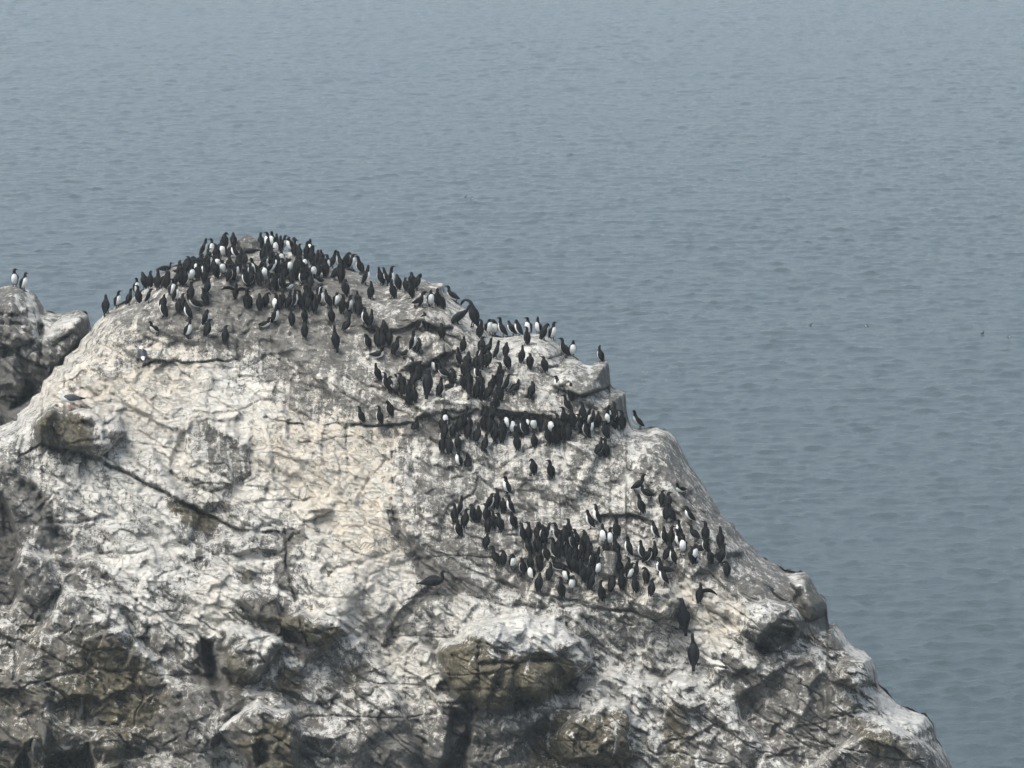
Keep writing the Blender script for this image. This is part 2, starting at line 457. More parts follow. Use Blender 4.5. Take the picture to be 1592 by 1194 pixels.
LUMPS = [  # outline, height m, rounding px
    ([(50, 665), (58, 645), (75, 636), (110, 640), (150, 632), (185, 645), (197, 668), (182, 692), (155, 712), (110, 702), (62, 690)], 0.62, 30),
    ([(676, 1014), (690, 992), (716, 984), (735, 966), (775, 958), (805, 950), (868, 968), (915, 995), (925, 1030), (888, 1052), (872, 1080), (852, 1072), (838, 1094), (806, 1088), (790, 1109), (752, 1102), (735, 1086), (712, 1090), (698, 1062), (682, 1050)], 0.62, 42),
    ([(686, 1015), (705, 1000), (742, 1000), (748, 1060), (712, 1075), (690, 1050)], 0.16, 16),
    ([(748, 1035), (798, 1030), (802, 1085), (752, 1092)], 0.16, 14), ([(805, 1030), (862, 1030), (868, 1075), (812, 1090)], 0.16, 14),
    ([(742, 985), (790, 968), (850, 985), (862, 1025), (800, 1030), (745, 1030)], 0.14, 16),
    ([(862, 600), (880, 575), (900, 562), (949, 560), (951, 600), (930, 606), (905, 616), (885, 609)], 0.25, 10),
    ([(950, 606), (974, 606), (976, 648), (955, 650), (940, 630)], 0.2, 8),
    ([(988, 942), (1010, 915), (1040, 915), (1056, 935), (1046, 957), (1010, 962)], 0.28, 18),
    ([(1150, 985), (1155, 945), (1190, 930), (1230, 940), (1250, 965), (1240, 1000), (1200, 1010)], 0.45, 35),
    ([(345, 1000), (352, 972), (380, 968), (430, 985), (440, 1000), (400, 1060), (365, 1060)], 0.45, 22),
    ([(345, 1135), (370, 1110), (400, 1090), (430, 1100), (455, 1105), (472, 1140), (465, 1200), (400, 1230), (360, 1160)], 0.65, 26),
    ([(355, 930), (390, 915), (430, 925), (440, 960), (400, 962)], 0.35, 18),
    ([(433, 955), (465, 948), (520, 962), (548, 985), (490, 1005), (475, 985), (440, 975)], 0.18, 18),
    ([(290, 655), (330, 648), (385, 680), (390, 735), (330, 770), (285, 740)], 0.14, 20),
    ([(460, 795), (490, 778), (515, 792), (500, 806), (468, 815)], 0.22, 10),
    ([(1035, 1080), (1050, 1085), (1100, 1090), (1075, 1105)], 0.2, 10),
    ([(700, 640), (640, 655), (655, 620), (700, 605), (735, 600), (730, 635)], 0.14, 14),
    ([(625, 570), (632, 540), (660, 518), (690, 528), (700, 548), (660, 570)], 0.22, 14),
    ([(645, 500), (660, 480), (700, 478), (708, 505), (680, 515)], 0.2, 12),
    ([(1250, 895), (1270, 915), (1288, 950), (1260, 965), (1225, 905)], 0.35, 20),
    ([(1300, 1060), (1310, 1020), (1350, 1020), (1366, 1060), (1330, 1072)], 0.4, 20),
    ([(20, 880), (40, 850), (80, 870), (95, 915), (60, 940), (38, 930)], 0.4, 18),
    ([(940, 1085), (980, 1095), (985, 1150), (950, 1194), (880, 1190), (850, 1150), (890, 1110)], 0.4, 26),
    ([(140, 1200), (138, 1150), (165, 1130), (195, 1155), (190, 1190), (160, 1210)], 0.35, 14),
]
PITS = [  # outline, depth m, edge px
    ([(-60, 740), (5, 765), (20, 800), (35, 850), (28, 890), (36, 925), (20, 950), (-60, 960)], 0.7, 9),
    ([(602, 792), (618, 796), (636, 832), (664, 864), (696, 888), (722, 902), (718, 930), (690, 926), (662, 938), (634, 962), (612, 1004), (596, 1008), (600, 985), (618, 952), (648, 924), (668, 908), (648, 882), (620, 852), (606, 818)], 0.12, 5),
    ([(434, 964), (462, 985), (478, 1006), (440, 1002)], 0.6, 8),
    ([(310, 985), (333, 998), (342, 1045), (352, 1090), (342, 1112), (326, 1080), (315, 1030)], 0.75, 10),
    ([(70, 1182), (95, 1166), (126, 1166), (140, 1152), (152, 1185), (158, 1240), (60, 1240)], 1.5, 8),
    ([(22, 1180), (40, 1160), (52, 1190), (45, 1230), (20, 1230)], 0.8, 8),
    ([(700, 1098), (742, 1100), (738, 1140), (725, 1200), (680, 1210), (692, 1150)], 0.7, 12),
    ([(1178, 990), (1195, 970), (1215, 975), (1237, 978), (1235, 994), (1210, 1010), (1190, 1020), (1172, 1010)], 0.55, 8),
    ([(390, 1160), (405, 1145), (422, 1155), (425, 1185), (398, 1195)], 0.5, 10),
    ([(560, 505), (600, 500), (632, 515), (600, 535), (575, 530)], 0.15, 10),
    ([(1198, 915), (1208, 925), (1222, 935), (1215, 938), (1200, 928)], 0.3, 4),
    ([(560, 1150), (620, 1120), (680, 1140), (690, 1230), (560, 1230)], 0.35, 20),
    ([(750, 632), (800, 640), (860, 645), (858, 655), (800, 656), (745, 648)], 0.3, 6),
    ([(20, 1010), (32, 1030), (30, 1062), (18, 1060)], 0.5, 6),
    ([(360, 860), (400, 852), (430, 855), (440, 868), (370, 880)], 0.25, 8),
]
# stains: (outline, softness px, guano, warm, olive, dark) added inside the outline; some paint shade into recesses
STAINS_SHADE = [
    # big zones
    ([(160, 486), (330, 370), (500, 400), (690, 440), (690, 520), (560, 520), (520, 560), (250, 530), (170, 510)], 22, -0.20, 0.10, 0.0, 0.08),
    ([(150, 500), (260, 490), (330, 560), (250, 620), (60, 650), (50, 620)], 25, 0.06, 0.5, 0.0, 0.0),
    ([(60, 600), (250, 570), (380, 560), (420, 640), (600, 670), (640, 850), (600, 1000), (520, 960), (440, 830), (250, 770), (120, 640)], 30, 0.30, 0.15, 0.0, -0.05),
    ([(200, 600), (420, 650), (600, 680), (615, 830), (600, 880), (520, 860), (440, 800), (240, 720), (190, 680)], 25, 0.08, 0.15, 0.0, 0.0),
    ([(430, 640), (610, 670), (615, 740), (605, 790), (640, 880), (520, 850), (450, 760), (420, 680)], 25, 0.10, 0.55, 0.0, 0.0),
    ([(470, 540), (580, 560), (700, 680), (615, 700), (450, 650), (420, 600)], 30, -0.06, 0.25, 0.0, 0.0),
    ([(60, 700), (200, 740), (430, 835), (400, 870), (320, 930), (300, 985), (200, 960), (90, 830), (60, 760)], 25, 0.26, 0.0, 0.0, 0.0),
    ([(210, 860), (300, 850), (320, 900), (280, 990), (215, 960)], 20, 0.32, 0.0, 0.0, 0.0),
    ([(305, 900), (380, 850), (410, 880), (370, 920), (320, 980), (300, 1000), (298, 940)], 12, 0.5, 0.25, 0.0, -0.1),
    ([(450, 880), (560, 860), (650, 910), (600, 1010), (520, 960), (460, 940)], 18, 0.18, 0.1, 0.0, 0.0),
    ([(590, 1030), (650, 960), (720, 930), (790, 950), (700, 985), (675, 1030), (690, 1080), (640, 1090)], 16, 0.34, 0.2, 0.0, 0.0),
    ([(640, 560), (740, 500), (880, 540), (960, 600), (1050, 680), (1150, 830), (1180, 900), (1060, 900), (800, 880), (650, 840), (640, 700), (700, 660)], 25, 0.03, 0.12, 0.0, 0.0),
    ([(720, 690), (960, 690), (1050, 800), (900, 830), (800, 810), (740, 760)], 30, 0.10, 0.0, 0.0, 0.0),
    ([(760, 860), (1040, 900), (1060, 960), (940, 945), (800, 905)], 15, 0.05, 0.5, 0.0, 0.0),
    ([(1060, 900), (1140, 920), (1160, 960), (1150, 1010), (1100, 1000), (1070, 960)], 14, 0.35, 0.5, 0.0, -0.05),
    ([(700, 930), (1000, 960), (1120, 1010), (1080, 1060), (980, 1090), (900, 1010), (800, 960)], 25, 0.10, -0.1, 0.0, 0.0),
    ([(1020, 960), (1080, 960), (1120, 1010), (1110, 1060), (1060, 1060), (1030, 1000)], 12, 0.2, 0.0, 0.0, -0.15),
    ([(880, 560), (960, 600), (1060, 680), (1200, 880), (1300, 970), (1200, 1000), (1080, 900), (1000, 790), (930, 690)], 25, -0.15, -0.14, 0.0, 0.08),
    # dark lower right, lower left
    ([(1080, 1060), (1180, 1020), (1300, 970), (1500, 1200), (1500, 1500), (1000, 1500), (1040, 1150)], 40, -0.08, -0.1, 0.10, 0.06),
    ([(1150, 850), (1240, 890), (1400, 1080), (1480, 1200), (1400, 1200), (1260, 1060), (1180, 930)], 25, -0.05, 0.0, 0.12, 0.20),
    ([(-60, 960), (60, 950), (200, 980), (260, 1000), (290, 1080), (250, 1160), (300, 1250), (-60, 1400)], 28, -0.16, 0.0, 0.36, 0.06),
    ([(150, 990), (210, 1000), (240, 1120), (180, 1150), (100, 1080)], 20, -0.1, 0.0, 0.25, 0.0),
    ([(-60, 730), (10, 765), (22, 800), (36, 850), (30, 890), (40, 930), (-60, 960)], 8, -0.55, 0.0, 0.0, 0.55),  # shadow in the left cleft, painted as dark colour
    # patches
    ([(52, 665), (75, 640), (140, 645), (145, 695), (110, 702), (62, 690)], 8, -0.45, 0.0, 0.55, 0.25),
    ([(140, 650), (185, 650), (195, 670), (160, 705), (145, 690)], 8, -0.15, -0.1, 0.0, 0.2),
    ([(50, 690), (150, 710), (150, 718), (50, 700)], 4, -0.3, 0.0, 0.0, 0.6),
    ([(262, 775), (300, 783), (345, 808), (320, 830), (290, 815), (268, 800)], 7, -0.55, 0.2, 0.55, 0.0),
    ([(290, 660), (325, 655), (385, 690), (390, 735), (345, 735), (300, 700)], 9, -0.36, -0.2, 0.10, 0.22),
    ([(295, 740), (390, 750), (400, 790), (300, 790)], 14, -0.16, 0.0, 0.05, 0.1),
    ([(300, 820), (440, 835), (430, 860), (330, 890), (290, 920), (230, 930), (250, 890)], 14, -0.3, 0.0, 0.12, 0.25),
    ([(200, 900), (240, 890), (300, 930), (300, 970), (235, 950)], 10, -0.3, 0.0, 0.1, 0.25),
    ([(25, 735), (60, 765), (80, 800), (95, 835), (70, 840), (45, 780)], 7, -0.5, 0.0, 0.0, 0.5),  # shade of the crevice, darkened into the colour
    ([(30, 840), (100, 850), (180, 900), (140, 920), (60, 870)], 14, -0.2, 0.0, 0.1, 0.2),
    ([(345, 885), (390, 882), (400, 900), (385, 918)], 7, -0.5, 0.0, 0.4, 0.2),
    ([(440, 835), (470, 825), (480, 845), (455, 852), (446, 880)], 6, -0.4, 0.0, 0.3, 0.2),
    ([(355, 930), (430, 925), (445, 960), (480, 1005), (440, 1005), (395, 965)], 9, -0.35, 0.0, 0.35, 0.25),
    ([(435, 955), (470, 955), (548, 985), (500, 1010), (478, 1000)], 8, -0.3, 0.0, 0.5, 0.1),
    ([(308, 980), (340, 990), (350, 1100), (330, 1105), (300, 1050)], 9, -0.4, 0.0, 0.15, 0.35),  # recess shade painted over the pit
    ([(345, 1000), (400, 1010), (400, 1060), (380, 1110), (350, 1070)], 9, -0.3, 0.0, 0.45, 0.1),
    ([(350, 970), (400, 975), (440, 1000), (400, 1010)], 8, 0.35, 0.0, 0.0, -0.1),
    ([(270, 1060), (330, 1110), (350, 1130), (300, 1160), (250, 1140)], 14, -0.15, 0.0, 0.1, 0.3),
    ([(350, 1150), (400, 1120), (470, 1110), (480, 1200), (400, 1210)], 12, -0.4, 0.0, 0.5, 0.2),
    ([(300, 1194), (320, 1170), (380, 1170), (380, 1230), (300, 1230)], 10, 0.3, 0.0, 0.0, 0.0),
    ([(430, 1040), (470, 1035), (470, 1080), (430, 1085)], 7, -0.3, 0.0, 0.5, 0.0),
    ([(530, 1030), (565, 1035), (570, 1090), (545, 1100)], 8, -0.2, 0.2, 0.5, 0.0),
    ([(480, 1070), (520, 1050), (540, 1120), (500, 1150)], 10, -0.1, -0.2, 0.0, 0.2),
    ([(565, 1120), (620, 1110), (690, 1150), (690, 1250), (560, 1250)], 12, -0.35, 0.1, 0.05, 0.2),
    ([(480, 930), (515, 940), (500, 960), (475, 955)], 7, -0.35, 0.3, 0.5, 0.0),
    ([(505, 884), (514, 884), (516, 900), (506, 901)], 4, -0.4, 0.2, 0.55, 0.0),
    ([(602, 792), (618, 796), (636, 832), (664, 864), (696, 888), (722, 902), (718, 930), (690, 926), (662, 938), (634, 962), (612, 1004), (596, 1008), (600, 985), (618, 952), (648, 924), (668, 908), (648, 882), (620, 852), (606, 818)], 4, -0.45, 0.5, 0.10, 0.02),
    ([(640, 840), (700, 870), (780, 905), (740, 930), (690, 900)], 12, -0.15, 0.0, 0.0, 0.15),
    ([(665, 900), (720, 885), (725, 925), (680, 930)], 8, -0.25, 0.3, 0.0, 0.05),
    # ochre boulder
    ([(680, 1010), (740, 985), (790, 1010), (890, 1020), (890, 1070), (850, 1090), (740, 1095), (690, 1060)], 9, -0.36, 0.0, 0.72, 0.0),
    ([(740, 985), (800, 965), (850, 985), (870, 1015), (800, 1022), (745, 1030)], 10, 0.34, -0.1, -0.25, 0.0),
    ([(690, 1070), (740, 1078), (800, 1085), (870, 1075), (800, 1108), (740, 1105)], 6, -0.4, 0.0, 0.0, 0.75),  # shadowed underside of the boulder, painted dark
    ([(690, 1100), (745, 1100), (740, 1150), (725, 1230), (670, 1230), (690, 1150)], 9, -0.35, 0.0, 0.0, 0.45),  # cleft under the boulder, its shade painted in
    ([(740, 1110), (850, 1100), (840, 1150), (810, 1230), (735, 1230)], 14, -0.12, -0.1, 0.0, 0.12),
    ([(850, 1110), (885, 1105), (985, 1100), (990, 1180), (960, 1230), (815, 1230), (820, 1170)], 12, -0.2, 0.0, 0.5, 0.1),
    ([(900, 1040), (960, 1050), (980, 1100), (900, 1095)], 12, 0.22, -0.1, 0.0, 0.0),
    ([(1030, 1100), (1070, 1090), (1075, 1230), (1025, 1230)], 14, -0.1, 0.0, 0.45, 0.05),
    ([(985, 1060), (1030, 1080), (1020, 1230), (985, 1230)], 12, 0.12, -0.2, 0.0, 0.0),
    ([(1150, 960), (1180, 985), (1235, 975), (1235, 1000), (1190, 1022), (1150, 1010)], 7, -0.35, 0.0, 0.0, 0.65),  # shade in the hollow of the lump, painted dark
    ([(1155, 935), (1200, 930), (1240, 950), (1230, 970), (1190, 965), (1165, 970)], 10, 0.15, -0.1, 0.0, 0.0),
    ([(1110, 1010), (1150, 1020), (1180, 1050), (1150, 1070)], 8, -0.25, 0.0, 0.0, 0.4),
    ([(1255, 905), (1285, 940), (1285, 968), (1258, 960), (1250, 920)], 8, -0.3, 0.0, 0.2, 0.35),
    ([(1330, 1130), (1380, 1130), (1400, 1170), (1350, 1165)], 10, -0.2, 0.2, 0.4, 0.0),
    ([(1340, 1068), (1440, 1110), (1400, 1150), (1350, 1110)], 12, 0.32, -0.1, 0.0, -0.1),
    ([(1280, 1020), (1320, 1010), (1362, 1040), (1340, 1070), (1300, 1050)], 10, 0.1, 0.0, 0.25, 0.0),
    # shelves and hollows in the colony
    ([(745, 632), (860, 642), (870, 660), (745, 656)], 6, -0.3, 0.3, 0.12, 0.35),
    ([(560, 500), (640, 500), (680, 515), (610, 540), (570, 530)], 10, -0.2, 0.1, 0.1, 0.3),  # ledge shadow painted into the hollow
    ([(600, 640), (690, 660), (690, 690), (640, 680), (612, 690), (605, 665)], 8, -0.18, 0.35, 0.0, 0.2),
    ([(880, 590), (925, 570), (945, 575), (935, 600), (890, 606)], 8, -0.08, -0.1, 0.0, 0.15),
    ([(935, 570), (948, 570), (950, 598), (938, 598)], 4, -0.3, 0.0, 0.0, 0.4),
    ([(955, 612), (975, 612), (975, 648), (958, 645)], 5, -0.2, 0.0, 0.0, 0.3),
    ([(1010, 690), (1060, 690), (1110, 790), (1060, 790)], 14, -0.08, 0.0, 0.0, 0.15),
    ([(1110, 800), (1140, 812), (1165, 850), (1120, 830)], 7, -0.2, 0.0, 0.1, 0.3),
    ([(915, 805), (1010, 797), (1012, 812), (930, 814)], 5, -0.1, 0.1, 0.0, 0.3),  # wedge of shadow under the ledge, put into the colour
    ([(640, 480), (690, 470), (730, 510), (700, 560), (640, 570), (650, 520)], 16, 0.02, 0.3, 0.06, 0.05),
    ([(250, 408), (300, 404), (290, 430), (235, 440)], 6, -0.1, 0.6, 0.1, 0.0),
    ([(430, 660), (442, 656), (470, 660), (470, 664)], 3, -0.3, 0.5, 0.2, 0.2),
    ([(930, 860), (960, 865), (965, 900), (945, 905), (930, 880)], 6, -0.3, 0.2, 0.1, 0.25),
    ([(895, 825), (935, 825), (935, 850), (900, 850)], 6, -0.15, 0.5, 0.1, 0.0),
]


# runs of droppings down faces, white drapes on ridges painting in their highlights: polyline, width px, strength
RUNS_HIGHLIGHTS = [
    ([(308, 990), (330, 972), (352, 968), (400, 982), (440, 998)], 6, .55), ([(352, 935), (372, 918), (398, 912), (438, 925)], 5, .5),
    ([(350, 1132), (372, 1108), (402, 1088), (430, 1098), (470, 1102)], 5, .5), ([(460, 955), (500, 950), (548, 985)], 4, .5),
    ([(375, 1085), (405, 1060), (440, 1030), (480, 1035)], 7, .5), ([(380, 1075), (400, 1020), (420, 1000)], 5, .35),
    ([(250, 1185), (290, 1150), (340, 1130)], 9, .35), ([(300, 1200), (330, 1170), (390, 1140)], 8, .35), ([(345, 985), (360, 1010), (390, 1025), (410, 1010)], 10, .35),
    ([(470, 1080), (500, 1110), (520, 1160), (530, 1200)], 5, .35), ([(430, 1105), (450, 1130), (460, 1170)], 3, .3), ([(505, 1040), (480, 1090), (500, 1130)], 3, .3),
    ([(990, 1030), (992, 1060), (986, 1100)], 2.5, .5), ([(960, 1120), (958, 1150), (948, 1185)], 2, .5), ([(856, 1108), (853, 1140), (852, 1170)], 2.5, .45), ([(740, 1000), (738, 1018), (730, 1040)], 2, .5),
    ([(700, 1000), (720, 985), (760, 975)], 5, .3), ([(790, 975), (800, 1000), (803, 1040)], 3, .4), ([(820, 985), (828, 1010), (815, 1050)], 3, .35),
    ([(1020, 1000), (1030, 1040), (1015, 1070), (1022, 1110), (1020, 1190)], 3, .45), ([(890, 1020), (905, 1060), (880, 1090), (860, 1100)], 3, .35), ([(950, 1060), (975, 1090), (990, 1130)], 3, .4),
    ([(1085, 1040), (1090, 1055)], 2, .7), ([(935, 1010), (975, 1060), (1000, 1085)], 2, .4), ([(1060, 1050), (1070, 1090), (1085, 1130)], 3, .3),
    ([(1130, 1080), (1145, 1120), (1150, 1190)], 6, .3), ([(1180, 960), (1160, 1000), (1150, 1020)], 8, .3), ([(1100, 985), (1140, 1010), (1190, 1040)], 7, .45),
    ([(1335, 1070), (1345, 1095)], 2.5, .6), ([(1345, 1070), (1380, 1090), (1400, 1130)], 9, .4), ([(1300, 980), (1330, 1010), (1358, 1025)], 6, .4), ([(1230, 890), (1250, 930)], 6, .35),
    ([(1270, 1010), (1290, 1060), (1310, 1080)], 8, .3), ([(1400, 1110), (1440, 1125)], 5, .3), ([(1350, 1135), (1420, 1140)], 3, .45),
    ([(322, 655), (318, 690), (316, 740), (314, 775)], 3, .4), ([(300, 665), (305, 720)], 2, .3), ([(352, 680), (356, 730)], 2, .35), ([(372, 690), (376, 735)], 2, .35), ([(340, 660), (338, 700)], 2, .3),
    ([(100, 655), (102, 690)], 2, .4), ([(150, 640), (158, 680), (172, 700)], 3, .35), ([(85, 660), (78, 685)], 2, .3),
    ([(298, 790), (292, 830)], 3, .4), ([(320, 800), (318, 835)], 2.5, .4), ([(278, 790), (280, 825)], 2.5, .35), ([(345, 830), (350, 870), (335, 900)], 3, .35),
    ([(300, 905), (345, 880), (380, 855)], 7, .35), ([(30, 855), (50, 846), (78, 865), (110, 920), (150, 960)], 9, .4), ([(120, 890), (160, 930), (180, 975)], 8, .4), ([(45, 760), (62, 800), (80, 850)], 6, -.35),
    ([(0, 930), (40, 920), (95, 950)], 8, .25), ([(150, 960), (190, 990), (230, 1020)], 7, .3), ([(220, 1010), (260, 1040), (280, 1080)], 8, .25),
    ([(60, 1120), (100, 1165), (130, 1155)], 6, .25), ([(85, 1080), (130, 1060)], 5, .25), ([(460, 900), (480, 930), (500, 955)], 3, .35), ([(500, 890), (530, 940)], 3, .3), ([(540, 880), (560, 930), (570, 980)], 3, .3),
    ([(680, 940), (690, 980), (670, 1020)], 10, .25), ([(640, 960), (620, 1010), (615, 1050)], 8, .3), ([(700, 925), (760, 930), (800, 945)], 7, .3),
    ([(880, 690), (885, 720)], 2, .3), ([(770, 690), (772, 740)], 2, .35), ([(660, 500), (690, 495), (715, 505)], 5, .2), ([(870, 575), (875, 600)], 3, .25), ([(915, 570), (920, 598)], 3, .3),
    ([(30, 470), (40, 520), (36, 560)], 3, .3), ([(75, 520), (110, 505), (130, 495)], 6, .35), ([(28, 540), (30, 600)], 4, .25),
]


def base_depth(v):
    """how far the leaning face lies behind the near foot, for each photo row"""
    vv = np.array([0, 300, 400, 560, 700, 800, 950, 1194, 1300, 2760.0])
    tilt = np.array([0.95, 0.95, 0.85, 0.74, 0.68, 0.64, 0.56, 0.44, 0.25, 0.10])
    cum = np.concatenate([[0], np.cumsum((tilt[1:] + tilt[:-1]) / 2 * np.diff(vv))]) * MPX
    ref = np.interp(1194, vv, cum)
    g = np.linspace(0, 2760, 1400)
    tg = np.interp(g, vv, tilt)
    cg = np.concatenate([[0], np.cumsum((tg[1:] + tg[:-1]) / 2 * np.diff(g))]) * MPX
    return np.interp(1194, g, cg) - np.interp(v, g, cg)


STEPS2 = [([(-60, 560), (20, 548), (70, 570), (100, 566)], (20, 520), 0.5, 60), ([(60, 478), (72, 510), (66, 560)], (110, 510), 0.35, 40),
          ([(-20, 610), (20, 600), (50, 640)], (20, 580), 0.4, 40), ([(90, 530), (130, 505)], (100, 505), 0.25, 30)]
LUMPS2 = [([(66, 548), (75, 520), (95, 495), (125, 486), (140, 492), (139, 506), (125, 530), (100, 560), (80, 578)], 0.5, 14),
          ([(-20, 470), (10, 452), (40, 450), (62, 478), (68, 500), (58, 530), (30, 545), (-20, 540)], 0.4, 16), ([(0, 560), (30, 555), (45, 590), (30, 630), (0, 620)], 0.4, 12)]
PITS2 = [([(58, 500), (72, 505), (70, 560), (58, 570)], 0.4, 6), ([(10, 640), (40, 600), (60, 600), (40, 650)], 0.5, 8)]
CRACKS2 = [([(0, 520), (30, 505), (60, 515)], 3, 0.2), ([(20, 450), (25, 500), (10, 545)], 3, 0.2), ([(85, 540), (110, 515), (136, 500)], 3, 0.2), ([(95, 500), (105, 540)], 2, 0.15)]
STAINS2 = [([(-60, 555), (70, 565), (60, 640), (-60, 680)], 10, -0.25, -0.1, 0.1, 0.35), ([(75, 530), (130, 510), (125, 540), (90, 575)], 8, -0.1, 0.0, 0.0, 0.2),
           ([(0, 450), (40, 448), (60, 480), (20, 500), (0, 490)], 8, -0.05, -0.1, 0.0, 0.15), ([(60, 500), (110, 488), (100, 515), (70, 530)], 8, 0.3, 0.1, 0.0, -0.1)]
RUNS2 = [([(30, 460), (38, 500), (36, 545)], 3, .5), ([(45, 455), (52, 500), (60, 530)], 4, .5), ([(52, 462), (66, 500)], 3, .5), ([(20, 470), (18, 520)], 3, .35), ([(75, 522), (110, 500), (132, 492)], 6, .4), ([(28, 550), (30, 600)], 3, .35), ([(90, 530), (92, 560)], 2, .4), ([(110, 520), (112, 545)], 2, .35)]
NONE = ([], [], [], [], [], [])


def sets(features):
    return {True: (STEPS, LUMPS, PITS, CRACKS, STAINS_SHADE, RUNS_HIGHLIGHTS), 'rear': (STEPS2, LUMPS2, PITS2, CRACKS2, STAINS2, RUNS2)}.get(features, NONE)


def relief(U, V, crest, amount, seed, features=True):
    """depth of the rock surface behind D0 (m) for photo positions U, V"""
    wu = U + 9 * fbm(U, V, 60, 3, seed + 1) + 3.0 * fbm(U, V, 13, 2, seed + 2)
    wv = V + 9 * fbm(U, V, 60, 3, seed + 3) + 3.0 * fbm(U, V, 13, 2, seed + 4)
    E = base_depth(V)
    dc, _ = seg_dist(U, V, crest)
    E = E + 1.5 * np.clip(1 - dc / 70, 0, 1) ** 2.6
    E = E + 0.5 * np.clip(1 - dc / 22, 0, 1) ** 2
    # roughness differs over the rock
    rough = 0.42 + 0.0 * U
    rough = rough + 0.60 * sstep(870, 1030, V) + 0.14 * sstep(520, 250, U) * sstep(560, 700, V) - 0.15 * sstep(560, 500, V) * sstep(520, 420, U)
    rough = rough + 0.5 * sstep(190, 130, U) * sstep(700, 660, V)
    rough = rough * amount * (0.3 + 0.7 * sstep(0, 40, dc))
    E = E + facets(wu, wv, 230, seed + 80, 0.24, 0.32, 45, 0.9, 1.2) * amount * sstep(800, 960, V) * sstep(0, 60, dc) * (1 - 0.95 * np.exp(-((U - 600) ** 2 + (V - 920) ** 2) / 130.0 ** 2))
    E = E + facets(wu, wv, 150, seed + 10, 0.34, 0.20, 40, 0.5, 1.3) * rough * (1 - 0.9 * np.exp(-((U - 590) ** 2 + (V - 890) ** 2) / 95.0 ** 2))
    E = E + facets(wu, wv, 58, seed + 20, 0.36, 0.09, 38, 0.6, 1.5) * rough
    E = E + facets(wu, wv, 23, seed + 30, 0.46, 0.032, 30, 0.7, 1.6) * (0.25 + 0.75 * rough)
    E = E + facets(U + 0.4 * (wu - U), V + 0.4 * (wv - V), 9, seed + 40, 0.55, 0.014, 18, 0.8, 1.7) * (0.3 + 0.6 * rough)
    E = E + 0.026 * fbm(wu, wv, 30, 6, seed + 50, 0.72) * (0.5 + rough)
    # joints running down to the right, and a set across them
    q = wu * 0.62 - wv * 0.78
    n = fbm(q * 1.0, (wu * 0.78 + wv * 0.62) * 0.16, 22, 3, seed + 60)
    E = E + 0.06 * (np.exp(-(n / 0.05) ** 2)) * (0.4 + rough)
    n = fbm(wu * 0.35, wv * 1.0, 60, 2, seed + 66)
    E = E + 0.06 * (np.exp(-(n / 0.03) ** 2)) * (0.3 + rough)
    if features:
        steps, lumps, pits, cracks, _, _ = sets(features)
        for pts, ref, hgt, reach in steps:
            m = near(U, V, pts, reach * 3.2)
            d, s = seg_dist(wu[m], wv[m], pts)
            _, rsd = seg_dist(np.array([ref[0]], float), np.array([ref[1]], float), pts)
            x0, y0 = np.array(pts[0]), np.array(pts[-1])
            ax = (y0 - x0) / (np.linalg.norm(y0 - x0) + 1e-9)
            t = (wu[m] - x0[0]) * ax[0] + (wv[m] - x0[1]) * ax[1]
            L = np.linalg.norm(y0 - x0)
            endf = sstep(-0.12 * L, 0.15 * L, t) * sstep(1.12 * L, 0.85 * L, t)
            E[m] -= np.where(s == rsd[0], 0.62 * hgt * np.exp(-d / reach) * sstep(0, 2.2, d), 0) * endf
        for pts, hgt, rr in lumps:
            m = near(U, V, pts, 20)
            d = np.clip(poly_in(wu[m], wv[m], pts) / (rr * 0.7), 0, 1)
            E[m] -= (1.9 if min(q[1] for q in pts) > 850 else 1.3) * hgt * np.sqrt(np.clip(1 - (1 - d) ** 2, 0, 1))
        for pts, hgt, ee in pits:
            m = near(U, V, pts, 30)
            E[m] += hgt * sstep(-1, ee, poly_in(0.6 * U[m] + 0.4 * wu[m], 0.6 * V[m] + 0.4 * wv[m], pts))
        for pts, w, dep in cracks:
            m = near(U, V, pts, w * 4 + 12)
            d, _ = seg_dist(wu[m], wv[m], pts)
            E[m] += 0.75 * dep * np.exp(-(d / (w * 0.5 + 0.3)) ** 2) * np.clip(0.6 + 1.5 * fbm(U[m], V[m], 22, 3, seed + 70), 0, 1.3)
    return E


